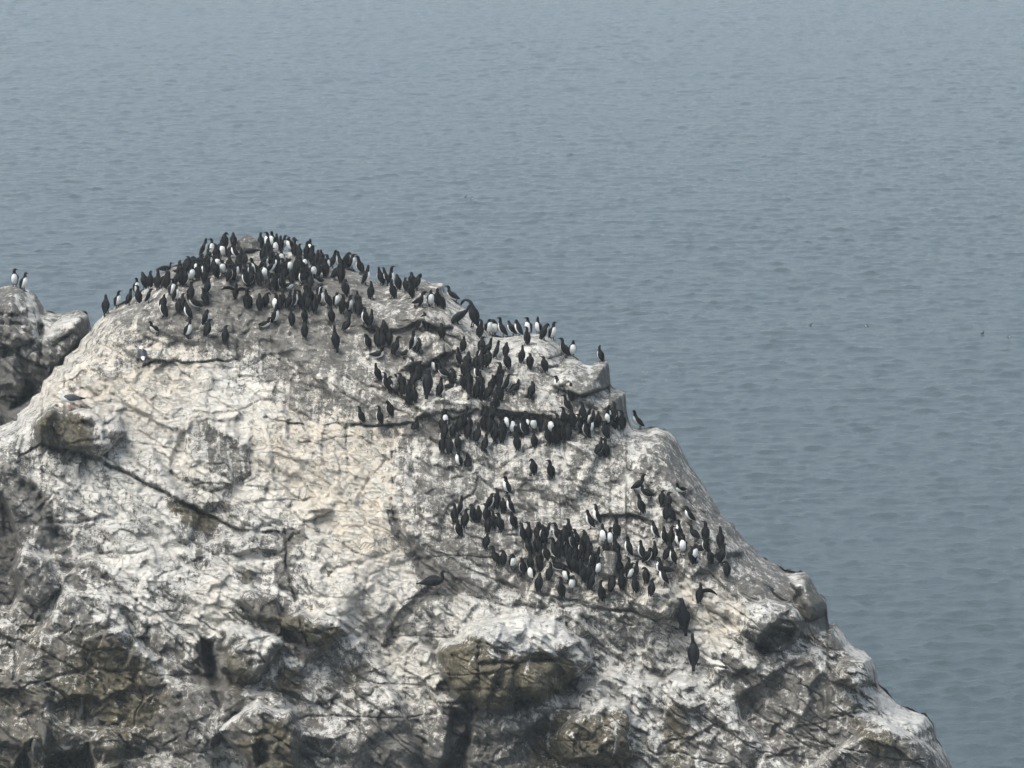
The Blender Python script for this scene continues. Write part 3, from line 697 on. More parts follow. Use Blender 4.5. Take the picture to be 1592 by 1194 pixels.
def stains_shade(U, V, seed, features=True, E=None, dull=0.0):  # droppings and rock colour, plus shade painted into recesses
    wu = U + 22 * fbm(U, V, 60, 4, seed + 1, 0.6) + 5 * fbm(U, V, 12, 2, seed + 2)
    wv = V + 22 * fbm(U, V, 60, 4, seed + 3, 0.6) + 5 * fbm(U, V, 12, 2, seed + 4)
    A = np.zeros(U.shape + (4,))
    A[..., 0] = 0.42; A[..., 1] = 0.14; A[..., 2] = 0.05; A[..., 3] = 0.08
    if features:
        _, _, _, cracks, spots, runs = sets(features)
        for pts, soft, g, w, o, k in spots:
            m = near(U, V, pts, soft * 3 + 26)
            ws = min(1.0, soft / 14.0)
            f = 1.3 / (1 + np.exp(-np.clip(poly_in(wu[m] * ws + U[m] * (1 - ws), wv[m] * ws + V[m] * (1 - ws), pts) / (soft * 0.5), -30, 30)))
            A[m] += f[..., None] * np.array([g, w, o, k])
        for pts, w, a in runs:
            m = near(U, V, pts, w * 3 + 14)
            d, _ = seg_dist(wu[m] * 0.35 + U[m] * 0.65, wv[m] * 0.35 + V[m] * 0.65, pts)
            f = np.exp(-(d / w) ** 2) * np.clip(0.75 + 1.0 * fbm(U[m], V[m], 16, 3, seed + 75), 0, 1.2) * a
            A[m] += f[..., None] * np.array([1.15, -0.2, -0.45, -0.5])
        for pts, w, dep in cracks:
            m = near(U, V, pts, w * 3 + 10)
            d, _ = seg_dist(wu[m] * 0.3 + U[m] * 0.7, wv[m] * 0.3 + V[m] * 0.7, pts)
            f = np.exp(-(d / (w * 0.8 + 0.5)) ** 2) * np.clip(0.7 + 1.3 * fbm(U[m], V[m], 22, 3, seed + 70), 0, 1)
            A[m] += f[..., None] * np.array([-0.35, 0.15, 0.08, 0.15])
    A[..., 0] += 0.20 * fbm(U, V, 110, 3, seed + 9) - 0.8 * dull
    A[..., 3] += dull
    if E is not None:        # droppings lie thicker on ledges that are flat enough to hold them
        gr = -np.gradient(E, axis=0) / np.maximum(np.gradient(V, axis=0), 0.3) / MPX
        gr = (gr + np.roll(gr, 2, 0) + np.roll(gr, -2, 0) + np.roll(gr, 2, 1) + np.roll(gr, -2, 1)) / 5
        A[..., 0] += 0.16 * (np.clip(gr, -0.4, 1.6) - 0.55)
    A[..., 2] += 0.16 * np.clip(fbm(U, V, 45, 3, seed + 12), 0, 1)
    return A


class Rock:
    """a rock face set up column by column: front face below its crest line, back slope behind it"""
    def __init__(s, name, crest, us, vsplit, vend, nfine, ncoarse, nback, d0, amount, seed, features, back, dull=0.0):
        cu = np.array([p[0] for p in crest], float); cv = np.array([p[1] for p in crest], float)
        s.us = us; s.d0 = d0
        top = np.interp(us, cu, cv)
        jag = 3.6 * fbm(us, us * 0, 26, 3, seed + 90) + 2.4 * fbm(us, us * 0, 7, 2, seed + 91)
        jag += 1.5 * (_hash(np.floor(us / 15 + 1.2 * fbm(us, us * 0 + 40, 20, 2, seed + 92)), us * 0, seed + 93) - 0.5)
        jag *= 1 + 0.5 * sstep(1060, 1130, us)
        s.top = top + jag
        s.low = np.maximum(vsplit, s.top + 40)
        t1 = np.linspace(0, 1, nfine) ** 1.0
        V1 = s.top[None] + (s.low - s.top)[None] * t1[:, None]
        t2 = (np.arange(1, ncoarse + 1) / ncoarse) ** 1.6
        V2 = s.low[None] + (np.maximum(vend, s.low + 60) - s.low)[None] * t2[:, None]
        V = np.concatenate([V1, V2], 0)
        U = np.repeat(us[None], V.shape[0], 0)
        E = relief(U, V, crest, amount, seed, features)
        s.E = E; s.V = V; s.nfine = nfine
        tb = (np.arange(1, nback + 1) / nback)
        Vb = s.top[None] + (np.maximum(vend, s.top + 60) - s.top)[None] * (tb[:, None] ** 2.0)
        Eb = E[0][None] + back * tb[:, None] ** 0.8
        Eb = Eb + 0.15 * fbm(np.repeat(us[None], nback, 0), Vb + 300, 40, 3, seed + 95)
        A = stains_shade(U, V, seed, features, E, dull)
        Ab = np.repeat(A[:1], nback, 0)
        Uall = np.concatenate([U[::-1], np.repeat(us[None], nback, 0)], 0)
        Vall = np.concatenate([V[::-1], Vb], 0)
        Eall = np.concatenate([E[::-1], Eb], 0)
        Aall = np.concatenate([A[::-1], Ab], 0)
        P = to_world(Uall, Vall, d0 + Eall)
        me = grid_mesh(name, P)
        add_attr(me, "stain_shade", Aall)
        me.materials.append(ROCK)
        s.obj = bpy.data.objects.new(name, me); COL.objects.link(s.obj)

    def hit(s, u, v):
        """the surface point seen at photo position (u, v); slides down to the crest when above it"""
        i = int(np.clip(np.searchsorted(s.us, u), 1, len(s.us) - 1))
        if abs(s.us[i - 1] - u) < abs(s.us[i] - u): i -= 1
        v = max(v, s.top[i] + 0.5)
        t = np.clip((v - s.top[i]) / (s.low[i] - s.top[i]), 0, 1) * (s.nfine - 1)
        k = min(int(t), s.nfine - 2)
        e = s.E[k, i] * (1 - (t - k)) + s.E[k + 1, i] * (t - k)
        return to_world(u, v, s.d0 + e), s.d0 + e


us = np.concatenate([np.arange(-760, -60, 14.0), np.arange(-60, 1560, 1.45), np.arange(1562, 2761, 16.0)])
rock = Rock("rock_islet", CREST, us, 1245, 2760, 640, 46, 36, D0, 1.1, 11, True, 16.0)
tag(rock.obj, "big steep rock streaked white with droppings, covered in seabirds", "rock", kind="structure")

CREST2 = [(-900, 2760), (-600, 1200), (-300, 640), (-100, 500), (-30, 455), (0, 448), (15, 443), (30, 443), (45, 452), (58, 462), (70, 483), (90, 488), (110, 484), (124, 482),
          (136, 488), (139, 500), (150, 540), (175, 640), (205, 800), (260, 1250), (520, 2760)]
us2 = np.concatenate([np.arange(-900, -60, 16.0), np.arange(-60, 230, 1.5), np.arange(232, 521, 12.0)])
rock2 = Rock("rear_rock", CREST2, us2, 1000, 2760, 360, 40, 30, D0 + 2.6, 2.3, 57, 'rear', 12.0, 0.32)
tag(rock2.obj, "darker rock stack behind the colony, rising at the edge of the view", "rock", kind="structure")
# ------------------------------------------------------------------ birds: body builders
def catmull(P, n):
    P = np.asarray(P, float)
    Q = np.concatenate([[2 * P[0] - P[1]], P, [2 * P[-1] - P[-2]]])
    out = []
    for i in range(1, len(Q) - 2):
        for k in range(n):
            t = k / n
            a, b, c, d = Q[i - 1], Q[i], Q[i + 1], Q[i + 2]
            out.append(0.5 * (2 * b + (c - a) * t + (2 * a - 5 * b + 4 * c - d) * t * t + (3 * b - a - 3 * c + d) * t ** 3))
    out.append(P[-1])
    return np.array(out)


class Body:
    def __init__(s):
        s.v = []; s.f = []; s.m = []

    def loft(s, pts, seg=12, sub=2, mat=0, paint=None, side=(1, 0, 0)):
        """pts rows: x, y, z, half width (along side), half depth; the tube is closed at both ends"""
        Q = catmull(pts, sub)
        Q[:, 3:] = np.maximum(Q[:, 3:], 0.0008)
        C = Q[:, :3]
        T = np.gradient(C, axis=0)
        T /= np.linalg.norm(T, axis=1)[:, None] + 1e-9
        base = len(s.v)
        sd = np.array(side, float)
        ang = np.linspace(0, 2 * math.pi, seg, endpoint=False)
        for i in range(len(C)):
            x = sd - T[i] * sd.dot(T[i]); x /= np.linalg.norm(x) + 1e-9
            n = np.cross(x, T[i])
            for a in ang:
                s.v.append(C[i] + x * math.cos(a) * Q[i, 3] + n * math.sin(a) * Q[i, 4])
        for i in range(len(C) - 1):
            for j in range(seg):
                k = (j + 1) % seg
                s.f.append((base + i * seg + j, base + i * seg + k, base + (i + 1) * seg + k, base + (i + 1) * seg + j))
                mid = 0.25 * (s.v[s.f[-1][0]] + s.v[s.f[-1][1]] + s.v[s.f[-1][2]] + s.v[s.f[-1][3]])
                am = ang[j] + math.pi / seg
                s.m.append(paint(i / (len(C) - 1), math.sin(am), math.cos(am), mid) if paint else mat)
        s.f.append(tuple(base + j for j in range(seg))[::-1]); s.m.append(mat if not paint else s.m[-1])
        e = base + (len(C) - 1) * seg
        s.f.append(tuple(e + j for j in range(seg))); s.m.append(s.m[-2])
        return base, len(s.v)

    def map(s, fn, a=0, b=None):
        for i in range(a, len(s.v) if b is None else b):
            s.v[i] = np.array(fn(s.v[i]))

    def mesh(s, name, mats, scale=1.0):
        me = bpy.data.meshes.new(name)
        me.from_pydata([tuple(p * scale) for p in s.v], [], s.f)
        for m in mats: me.materials.append(m)
        me.polygons.foreach_set("material_index", np.array(s.m, np.int32))
        me.polygons.foreach_set("use_smooth", np.ones(len(s.f), bool))
        me.update()
        return me


def rotx(p, c, a):
    y, z = p[1] - c[0], p[2] - c[1]
    return (p[0], c[0] + y * math.cos(a) - z * math.sin(a), c[1] + y * math.sin(a) + z * math.cos(a))


def murre_mesh(name, pose, turn=0.0, neck=1.0, lean=0.0):
    """an upright auk facing -Y, standing on z = 0; mats: 0 dark, 1 white, 2 bill and feet"""
    b = Body()
    trunk = [(0, .088, .030, .006, .004), (0, .068, .056, .022, .013), (0, .038, .098, .050, .044), (0, .013, .150, .066, .062),
             (0, -.004, .210, .069, .065), (0, -.010, .262, .057, .054)]
    if pose == 'h':       # head drawn in, bill laid to the breast or back
        nk = [(0, -.022, .298, .043, .042), (0, -.040, .322, .034, .035), (0, -.055, .338, .031, .033), (0, -.078, .336, .022, .026),
              (0, -.098, .318, .010, .012), (0, -.118, .290, .002, .003)]
    else:
        k = neck
        nk = [(0, -.010, .262 + .040 * k, .040, .040), (0, -.010, .262 + .076 * k, .031, .032), (0, -.015, .262 + .106 * k, .029, .033), (0, -.031, .262 + .130 * k, .026, .029),
              (0, -.054, .262 + .138 * k, .016, .018), (0, -.084, .262 + .136 * k, .007, .009), (0, -.120, .262 + .130 * k, .001, .002)]
    nt = len(trunk)

    def paint(t, ventral, lateral, mid):
        q = t * (nt + len(nk) - 1)
        if q > nt + len(nk) - 2.6: return 2
        if 1.1 < q < 5.55:
            edge = 0.42 if q < 4.3 else 0.42 + (q - 4.3) * 0.5
            return 1 if ventral > edge - (0.15 if q > 2.2 else 0.0) else 0
        return 0
    b.loft(trunk + nk, 14, 2, 0, paint)
    # turn the head
    if turn:
        z0, z1 = (.285, .325) if pose == 'h' else (.285, .262 + .09 * neck)
        def tw(p):
            f = min(max((p[2] - z0) / (z1 - z0), 0), 1)
            if pose == 'h' and p[1] < -.07: f = 1.0 if p[2] > .27 and abs(p[0]) < .03 else f
            a = turn * f; y0 = -.02
            x, y = p[0], p[1] - y0
            return (x * math.cos(a) - y * math.sin(a), y0 + x * math.sin(a) + y * math.cos(a), p[2])
        b.map(tw)
    # wings
    if pose in ('w', 'v'):
        for sgn in ((1, -1) if pose == 'w' else (-1,)):
            b.loft([(sgn * .045, .01, .255, .040, .018), (sgn * .12, .025, .292, .050, .012), (sgn * .20, .03, .292, .046, .009),
                    (sgn * .27, .045, .268, .032, .007), (sgn * .325, .06, .235, .010, .004)], 10, 2, 0, None, (0, .35, 1))
    if pose != 'w':
        for sgn in ((1, -1) if pose != 'v' else (1,)):
            b.loft([(sgn * .048, .004, .272, .010, .016), (sgn * .066, .014, .225, .013, .042), (sgn * .062, .036, .155, .013, .046),
                    (sgn * .046, .066, .090, .009, .028), (sgn * .026, .098, .030, .003, .006)], 10, 2, 0, None)
    if pose == 'c':
        b.map(lambda p: rotx(p, (0.02, .12), rad(58)))
        zmin = min(p[2] for p in b.v)
        b.map(lambda p: (p[0], p[1], p[2] - zmin - .012))
        # lift the neck upright again
        def up(p):
            if p[1] < -.09:
                return rotx(p, (-.09, .10), -rad(52) * min(1.0, (-.09 - p[1]) / .06))
            return p
        b.map(up)
    elif lean:
        b.map(lambda p: rotx(p, (0.0, .05), lean))
        c = (-math.sin(lean) * .22, .05 + math.cos(lean) * .21)
        def up(p):
            h = (p[1]) * (-math.sin(lean)) + (p[2] - .05) * math.cos(lean)
            f = min(max((h - .20) / .08, 0), 1)
            return rotx(p, c, -lean * .8 * f)
        b.map(up)
    if pose != 'c':
        for sgn in (1, -1):
            b.loft([(sgn * .030, .022, .075, .012, .012), (sgn * .030, .012, .030, .008, .008), (sgn * .031, .004, .010, .008, .008)], 6, 1, 2)
            b.loft([(sgn * .031, .022, .006, .006, .006), (sgn * .033, -.020, .006, .018, .006), (sgn * .036, -.056, .004, .026, .004)], 6, 1, 2)
    b.map(lambda p: (p[0] * 1.04, p[1] * 1.02, p[2]))
    return b.mesh(name, [PLUM_DARK, PLUM_WHITE, BILL])


def cormorant_mesh(name, spine, wings, feet=True, scale=1.0):
    b = Body()
    n = len(spine)
    b.loft(spine, 14, 3, 0, lambda t, v, l, m: 1 if t > 1 - 2.2 / n else 0)
    for sgn in (1, -1):
        b.loft([(sgn * w[0], w[1], w[2], w[3], w[4]) for w in wings], 10, 2, 0)
    if feet:
        for sgn in (1, -1):
            b.loft([(sgn * .045, .05, .17, .022, .026), (sgn * .045, .03, .07, .012, .014), (sgn * .046, .01, .012, .011, .011)], 7, 1, 1)
            b.loft([(sgn * .046, .03, .008, .01, .008), (sgn * .050, -.04, .007, .034, .007), (sgn * .056, -.11, .005, .045, .005)], 7, 1, 1)
    b.map(lambda p: (p[0] * 1.2, p[1], p[2]))
    return b.mesh(name, [CORM_BLACK, BILL], scale)


C_TRUNK = [(0, .235, -.04, .035, .008), (0, .185, .06, .034, .014), (0, .125, .15, .055, .045), (0, .065, .25, .092, .09), (0, .025, .36, .104, .10),
           (0, -.005, .46, .090, .085), (0, -.03, .535, .058, .056)]
C_WING = [(.07, .0, .47, .014, .02), (.097, .03, .39, .018, .07), (.09, .075, .27, .018, .08), (.06, .14, .15, .012, .04), (.03, .19, .06, .004, .01)]
C_UP = C_TRUNK + [(0, -.03, .60, .040, .040), (0, -.015, .66, .034, .034), (0, -.01, .71, .032, .034), (0, -.03, .755, .034, .037), (0, -.065, .765, .028, .028),
                  (0, -.10, .755, .012, .014), (0, -.15, .75, .007, .008), (0, -.165, .735, .002, .003)]
C_PREEN = C_TRUNK + [(0, -.05, .60, .041, .040), (0, -.085, .655, .036, .036), (0, -.13, .665, .036, .038), (0, -.165, .635, .033, .033),
                     (0, -.175, .59, .014, .015), (0, -.17, .55, .006, .007)]
C_ARCH = C_TRUNK + [(0, -.07, .61, .045, .042), (0, -.14, .655, .036, .036), (0, -.22, .655, .032, .032), (0, -.29, .61, .032, .034), (0, -.325, .55, .030, .030),
                    (0, -.335, .50, .013, .014), (0, -.335, .44, .005, .006)]
C_TUCK = C_TRUNK + [(0, -.035, .585, .048, .046), (0, -.04, .635, .042, .042), (0, -.055, .665, .036, .036), (0, -.085, .66, .022, .022), (0, -.115, .635, .006, .006)]
C_SIT = [(0, .42, .07, .035, .010), (0, .33, .085, .045, .022), (0, .22, .11, .085, .070), (0, .10, .135, .115, .105), (0, -.02, .145, .115, .11), (0, -.12, .165, .085, .085),
         (0, -.175, .215, .050, .050), (0, -.185, .275, .038, .038), (0, -.175, .325, .033, .034), (0, -.195, .362, .033, .034), (0, -.23, .366, .026, .026), (0, -.27, .356, .011, .012), (0, -.33, .348, .003, .004)]
C_SITW = [(.08, -.09, .19, .014, .03), (.115, .02, .17, .016, .075), (.10, .14, .14, .016, .07), (.06, .27, .105, .010, .03), (.03, .35, .09, .004, .01)]
C_LOW = [(0, .30, -.06, .035, .010), (0, .24, .02, .042, .022), (0, .15, .11, .085, .075), (0, .05, .19, .112, .105), (0, -.06, .265, .105, .10), (0, -.15, .33, .07, .07),
         (0, -.215, .385, .046, .046), (0, -.25, .45, .038, .038), (0, -.27, .50, .034, .035), (0, -.305, .53, .032, .034), (0, -.345, .525, .024, .024), (0, -.39, .51, .010, .011), (0, -.44, .50, .003, .004)]
C_LOWW = [(.07, -.13, .345, .014, .03), (.112, -.05, .28, .016, .08), (.10, .07, .18, .016, .08), (.06, .18, .07, .010, .035), (.03, .26, .0, .004, .01)]
C_LIE = [(0, .36, .05, .035, .010), (0, .28, .06, .05, .022), (0, .17, .08, .085, .060), (0, .05, .095, .11, .085), (0, -.08, .095, .10, .08), (0, -.17, .10, .065, .06),
         (0, -.235, .105, .04, .04), (0, -.28, .112, .034, .034), (0, -.32, .108, .024, .024), (0, -.38, .10, .005, .006)]
C_LIEW = [(.07, -.12, .11, .014, .03), (.107, -.02, .10, .016, .06), (.10, .1, .09, .016, .055), (.06, .22, .075, .010, .03), (.03, .31, .06, .004, .01)]


def gull_mesh(name, pose):
    """mats: 0 white, 1 slate, 2 bill, 3 legs, 4 black"""
    b = Body()
    if pose == 'stand':
        sp = [(0, .27, .185, .02, .006), (0, .20, .20, .045, .02), (0, .10, .215, .075, .065), (0, .0, .22, .085, .08), (0, -.08, .245, .075, .072), (0, -.125, .29, .05, .05),
              (0, -.145, .335, .042, .043), (0, -.165, .365, .040, .042), (0, -.20, .368, .028, .030), (0, -.235, .355, .012, .015), (0, -.27, .345, .003, .005)]
        wg = [(.062, -.07, .275, .014, .03), (.088, .0, .25, .016, .062), (.08, .10, .235, .016, .056), (.05, .21, .21, .010, .028), (.02, .33, .195, .004, .008)]
    elif pose == 'preen':
        sp = [(0, .24, .09, .02, .006), (0, .18, .11, .045, .025), (0, .10, .15, .085, .075), (0, .02, .20, .095, .09), (0, -.04, .26, .08, .075), (0, -.06, .31, .052, .052),
              (0, -.03, .34, .042, .043), (0, .01, .345, .040, .042), (0, .05, .33, .028, .030), (0, .075, .305, .012, .014), (0, .095, .285, .003, .005)]
        wg = [(.072, -.03, .27, .014, .03), (.098, .03, .22, .018, .07), (.09, .11, .16, .018, .062), (.055, .18, .11, .010, .03), (.02, .26, .07, .004, .008)]
    else:
        sp = [(0, .26, 0, .05, .006), (0, .17, .0, .04, .02), (0, .07, .0, .07, .06), (0, -.05, .0, .075, .068), (0, -.14, .01, .052, .052), (0, -.19, .02, .04, .042),
              (0, -.225, .02, .03, .03), (0, -.25, .01, .012, .014), (0, -.28, .005, .003, .004)]
        wg = None
    n = len(sp)
    b.loft(sp, 12, 2, 0, lambda t, v, l, m: 2 if t > 1 - 1.8 / n else (1 if .1 < t < .5 and v < -.1 else 0))
    for sgn in (1, -1):
        if wg:
            b.loft([(sgn * w[0],) + tuple(w[1:]) for w in wg], 10, 2, 0, lambda t, v, l, m: 4 if t > .72 else 1)
            b.loft([(sgn * .035, .01, .16, .014, .014), (sgn * .035, .01, .08, .008, .008), (sgn * .035, .0, .008, .008, .008)], 6, 1, 3)
            b.loft([(sgn * .035, .01, .006, .006, .006), (sgn * .037, -.03, .006, .022, .006), (sgn * .04, -.07, .004, .03, .004)], 6, 1, 3)
        else:
            b.loft([(sgn * .05, -.05, .02, .075, .014), (sgn * .22, -.09, .10, .075, .010), (sgn * .42, -.04, .13, .060, .008), (sgn * .58, .03, .08, .035, .006), (sgn * .70, .09, .02, .008, .003)],
                   10, 2, 0, lambda t, v, l, m: 4 if t > .78 else 1, (0, 1, 0))
    return b.mesh(name, [PLUM_WHITE, GULL_GREY, GULL_BILL, PINK_LEG, PLUM_DARK])


# ------------------------------------------------------------------ where the murres stand (photo positions of their feet)
MURRES = """
@ 140 330 6.123
265 905 g
378 882 r
452 868 l
447 752 g
560 860 R
570 720 B
520 705 lh
650 732 B
697 722 r
740 722 r
700 932 r
785 802 g
825 845 R
840 962 B
890 932 B
690 1002 Lh
930 1022 Lh
970 842 r
1035 932 Ln
1100 880 l
1130 780 r
965 662 F
1030 612 F
870 702 B
920 702 r
830 700 r
1110 1075 Rh
1125 1192 r
930 1192 g
640 1165 fn
1292 1250 B
1380 832 Bw
1500 912 l
1522 712 r
1480 682 B
1340 662 r
1390 642 R
1268 602 F
1562 612 F
1150 560 R
1190 592 B
1090 682 B
1080 602 B
840 580 Rc
920 582 Bh
962 562 Bh
1080 422 R
1160 402 F
1240 402 rh
1290 342 Bh
1375 335 Bh
1262 432 F
1330 442 r
1392 452 L
1212 472 B
1440 502 B
1482 522 r
1132 505 B
1420 562 B
1330 562 B
1000 600 B
1220 560 F
@ 380 330 6.123
155 350 B
205 312 f
262 292 F
312 302 B
362 322 g
300 402 F
235 412 B
430 342 fh
472 342 Fh
340 372 B
485 422 B
625 390 F
530 452 B
590 452 B
640 502 B
690 542 B
740 502 B
660 642 F
735 692 fn
790 562 F
845 522 R
862 642 r
905 522 L
970 532 Bh
1030 542 R
1100 590 l
930 652 Bh
60 702 l
150 692 B
190 642 F
225 732 Bn
285 752 l
350 742 l
410 742 gn
290 562 F
360 502 F
440 592 F
400 592 B
480 642 B
540 692 L
590 662 B
622 742 B
570 562 F
500 562 B
450 692 B
260 482 B
180 472 B
320 642 B
380 642 B
700 622 B
205 902 Bh
288 952 F
340 922 B
430 922 r
485 912 R
540 912 B
590 882 B
618 862 l
670 957 B
742 882 R
718 812 F
795 902 l
880 902 g
930 962 B
962 800 lh
1005 952 g
1060 962 B
820 1052 l
960 1142 r
1080 900 B
160 1112 gn
300 1062 R
460 1082 B
575 1052 B
20 912 B
570 1202 Bh
@ 540 400 6.123
180 265 R
240 395 r
320 245 l
375 237 L
420 227 R
425 390 l
490 312 Bh
560 332 B
600 387 l
612 300 B
665 312 rh
650 477 Rn
722 472 R
795 472 F
860 462 B
900 492 l
1030 430 Ln
700 692 Rh
752 692 B
900 782 B
185 872 lh
295 852 B
350 762 Bh
400 842 B
330 872 B
460 932 r
270 945 Rc
540 962 Rn
640 882 R
680 912 rh
110 562 B
150 642 L
230 662 r
285 1172 l
1275 912 B
1272 772 r
1070 1032 l
1150 1062 r
1220 1062 B
1258 982 F
1272 1062 B
1100 902 B
1130 1142 Bh
820 1102 fh
@ 740 480 6.123
125 247 g
170 257 Fh
255 267 L
350 252 L
405 227 Lh
470 342 l
495 242 F
585 227 f
650 302 rh
730 297 g
95 452 r
205 477 R
290 462 Bh
445 512 r
505 577 B
640 602 l
855 462 l
915 457 F
1180 497 l
780 782 L
540 857 rh
910 882 B
885 982 l
112 562 rh
112 872 r
150 792 r
222 732 r
230 872 B
236 782 R
290 782 R
345 812 rn
180 962 l
1560 1122 L
@ 540 540 6.123
405 417 Bh
360 402 l
460 432 B
520 402 l
530 472 B
615 272 B
630 372 r
600 542 r
650 522 B
690 312 B
590 472 B
850 232 B
1000 362 Bh
950 302 Ln
895 472 r
960 392 Rc
1120 282 Bh
1100 402 l
1160 462 B
1170 382 B
1260 392 l
1240 470 B
1300 602 l
1130 662 r
130 722 l
295 732 l
395 657 lh
640 782 Bc
@ 640 640 3.98
190 130 B
255 162 B
190 202 l
210 92 F
240 262 Bh
290 242 Bh
190 252 B
300 132 r
330 112 r
355 167 r
405 192 r
285 342 f
350 342 Bc
440 112 B
480 132 r
465 62 B
500 62 B
520 192 r
560 192 B
460 247 r
590 112 F
620 142 F
660 152 l
655 242 B
700 142 B
715 122 F
750 222 l
760 122 F
800 122 B
840 202 l
880 202 l
865 142 F
900 122 B
910 172 B
935 172 B
970 177 B
1000 92 B
1040 122 B
1075 162 l
1090 92 g
1120 102 B
1150 92 B
1210 82 F
1195 172 l
1270 112 r
1300 112 B
1060 62 B
1250 72 F
1155 272 r
1195 282 l
745 392 lh
860 412 l
585 512 L
485 607 R
520 602 B
565 627 B
610 632 L
310 642 R
265 692 B
335 717 r
375 682 lh
410 682 Bh
460 692 l
510 722 B
545 742 l
625 727 l
285 777 l
470 752 B
465 850 r
685 802 l
725 802 B
775 802 B
805 812 l
845 772 Ln
905 802 l
945 812 B
995 852 l
530 950 l
565 947 Bh
625 972 Fh
680 1012 l
730 892 l
785 892 l
830 927 l
890 912 l
735 1047 f
740 982 B
790 987 B
910 882 B
920 972 Lc
970 972 l
1020 962 l
1045 902 r
1100 882 B
860 1047 r
955 1057 fh
785 1112 Bh
915 1152 l
985 1112 Fh
1060 1052 Bh
1090 1042 B
1110 962 l
1150 962 R
1150 1012 F
1120 1102 rh
1165 1167 l
1245 1112 rh
1300 1102 B
1345 1042 F
1375 1122 l
1290 1002 B
1335 1012 B
1390 1032 r
1450 1062 Bh
1490 1142 r
1520 1002 L
1560 1072 L
1200 892 Bh
1190 822 f
1225 832 F
1255 892 l
1270 952 B
1335 892 L
1260 782 l
1105 722 L
1140 692 L
1050 862 B
1080 862 B
960 902 B
1000 992 B
1040 1002 B
@ 900 600 3.98
350 657 Rn
440 702 Ln
650 667 fn
515 742 B
550 767 B
535 832 B
575 842 l
385 792 l
690 845 L
470 942 L
520 977 l
565 982 B
615 937 L
620 1007 L
730 957 ln
790 962 B
780 1032 l
805 1102 l
880 1002 B
885 1102 r
910 1182 Bh
420 1102 R
475 1077 r
380 1072 L
545 1082 r
575 1102 L
690 1102 l
715 1087 F
740 1022 Rc
640 1042 F
550 1152 Lc
744 1342 Bv
@ 0 0 1
337.1 432.5 B
281.0 432.1 B
322.8 428.0 r
291.4 427.3 B
312.8 419.9 r
316.5 431.8 L
336.7 422.2 B
307.6 434.9 B
362.6 437.4 B
431.7 415.7 r
469.5 426.5 l
432.6 424.6 B
389.1 436.2 L
441.3 425.9 l
471.7 440.0 B
462.7 431.5 B
383.3 446.2 L
418.7 426.8 R
422.3 418.4 l
408.4 420.8 R
505.4 431.1 B
530.0 440.6 B
506.2 429.0 l
490.3 428.9 l
403.6 483.2 B
477.7 483.0 B
477.2 462.6 l
438.9 477.4 r
730.9 670.2 B
817.6 670.3 B
778.5 678.2 r
781.0 676.4 l
813.9 677.5 L
693.6 681.0 r
847.9 680.8 B
802.8 678.6 B
951.2 656.5 B
916.3 677.2 R
877.4 662.1 l
900.6 673.1 l
945.5 659.8 R
902.8 867.0 l
884.7 836.2 B
894.4 871.2 B
838.4 883.0 B
896.9 848.4 L
904.6 871.0 r
912.2 876.8 r
850.4 842.8 R
834.8 856.4 B
743.6 619.2 r
740.3 591.0 L
749.1 613.7 B
787.1 574.1 l
778.1 594.4 B
"""
FACING = {'F': 0, 'f': -45, 'g': 45, 'L': -88, 'R': 88, 'l': -132, 'r': 132, 'B': 180}


def read_murres():
    out = []
    for ln in MURRES.strip().splitlines():
        a = ln.split()
        if a[0] == '@':
            ox, oy, k = float(a[1]), float(a[2]), float(a[3]); continue
        out.append([ox + float(a[0]) / k, oy + float(a[1]) / k, a[2][0], a[2][1:] or 'u'])
    return out


rng = random.Random(4)
birds = read_murres()
for b in birds:      # small natural differences
    b.append(rng.uniform(0.83, 0.99))
# which show largest: paint every bird as a small ellipse from back to front and count what is left
canvas = np.full((1194, 1592), -1, np.int32)
order = sorted(range(len(birds)), key=lambda i: birds[i][1])
for i in order:
    u, v, f, p, sc = birds[i]
    hh = 31 if p in 'uw' else 24
    y, x = np.mgrid[int(v - hh):int(v) + 1, int(u - 9):int(u + 10)]
    m = ((x - u) / 7.0) ** 2 + ((y - (v - hh / 2)) / (hh / 2.0)) ** 2 < 1
    canvas[y[m], x[m]] = i
seen = np.bincount(canvas[canvas >= 0].ravel(), minlength=len(birds))
KEEP = 300
ranked = sorted(range(len(birds)), key=lambda i: -seen[i] - (1000 if birds[i][3] in 'wv' else 0))
single = set(ranked[:KEEP])

PROTO = {}
for nm, args in {
    'u0': ('u', 0.0, 1.0), 'u1': ('u', 1.1, 1.0), 'u2': ('u', -1.1, 1.0), 'u3': ('u', 0.5, 1.12), 'u4': ('u', -0.6, 0.9), 'u5': ('u', 0.2, 0.82),
    'u6': ('u', 1.5, 1.1), 'u7': ('u', -1.5, 1.05),
    'h0': ('h', 0.0, 1.0), 'h1': ('h', 1.4, 1.0), 'h2': ('h', -1.4, 1.0), 'c0': ('c', 0.0, 1.0), 'w0': ('w', 0.6, 1.0), 'v0': ('v', 0.4, 1.0),
}.items():
    PROTO[nm] = murre_mesh("murre", args[0], args[1], args[2])
PROTO['u8'] = murre_mesh("murre", 'u', 0.3, 0.55)
PROTO['u9'] = murre_mesh("murre", 'u', -0.9, 0.6, rad(12))
PROTO['ua'] = murre_mesh("murre", 'u', 0.8, 1.15, rad(16))
PROTO['ub'] = murre_mesh("murre", 'u', -0.3, 0.8, rad(-9))
PROTO['n0'] = murre_mesh("murre", 'u', 0.0, 1.0, rad(36))
PROTO['n1'] = murre_mesh("murre", 'u', 0.4, 0.9, rad(48))
CHOICE = {'u': ['u0', 'u1', 'u2', 'u3', 'u4', 'u5', 'u6', 'u7', 'u8', 'u8', 'u9', 'ua', 'ub'], 'h': ['h0', 'h1', 'h2'], 'n': ['n0', 'n1'], 'c': ['c0'], 'w': ['w0'], 'v': ['v0']}

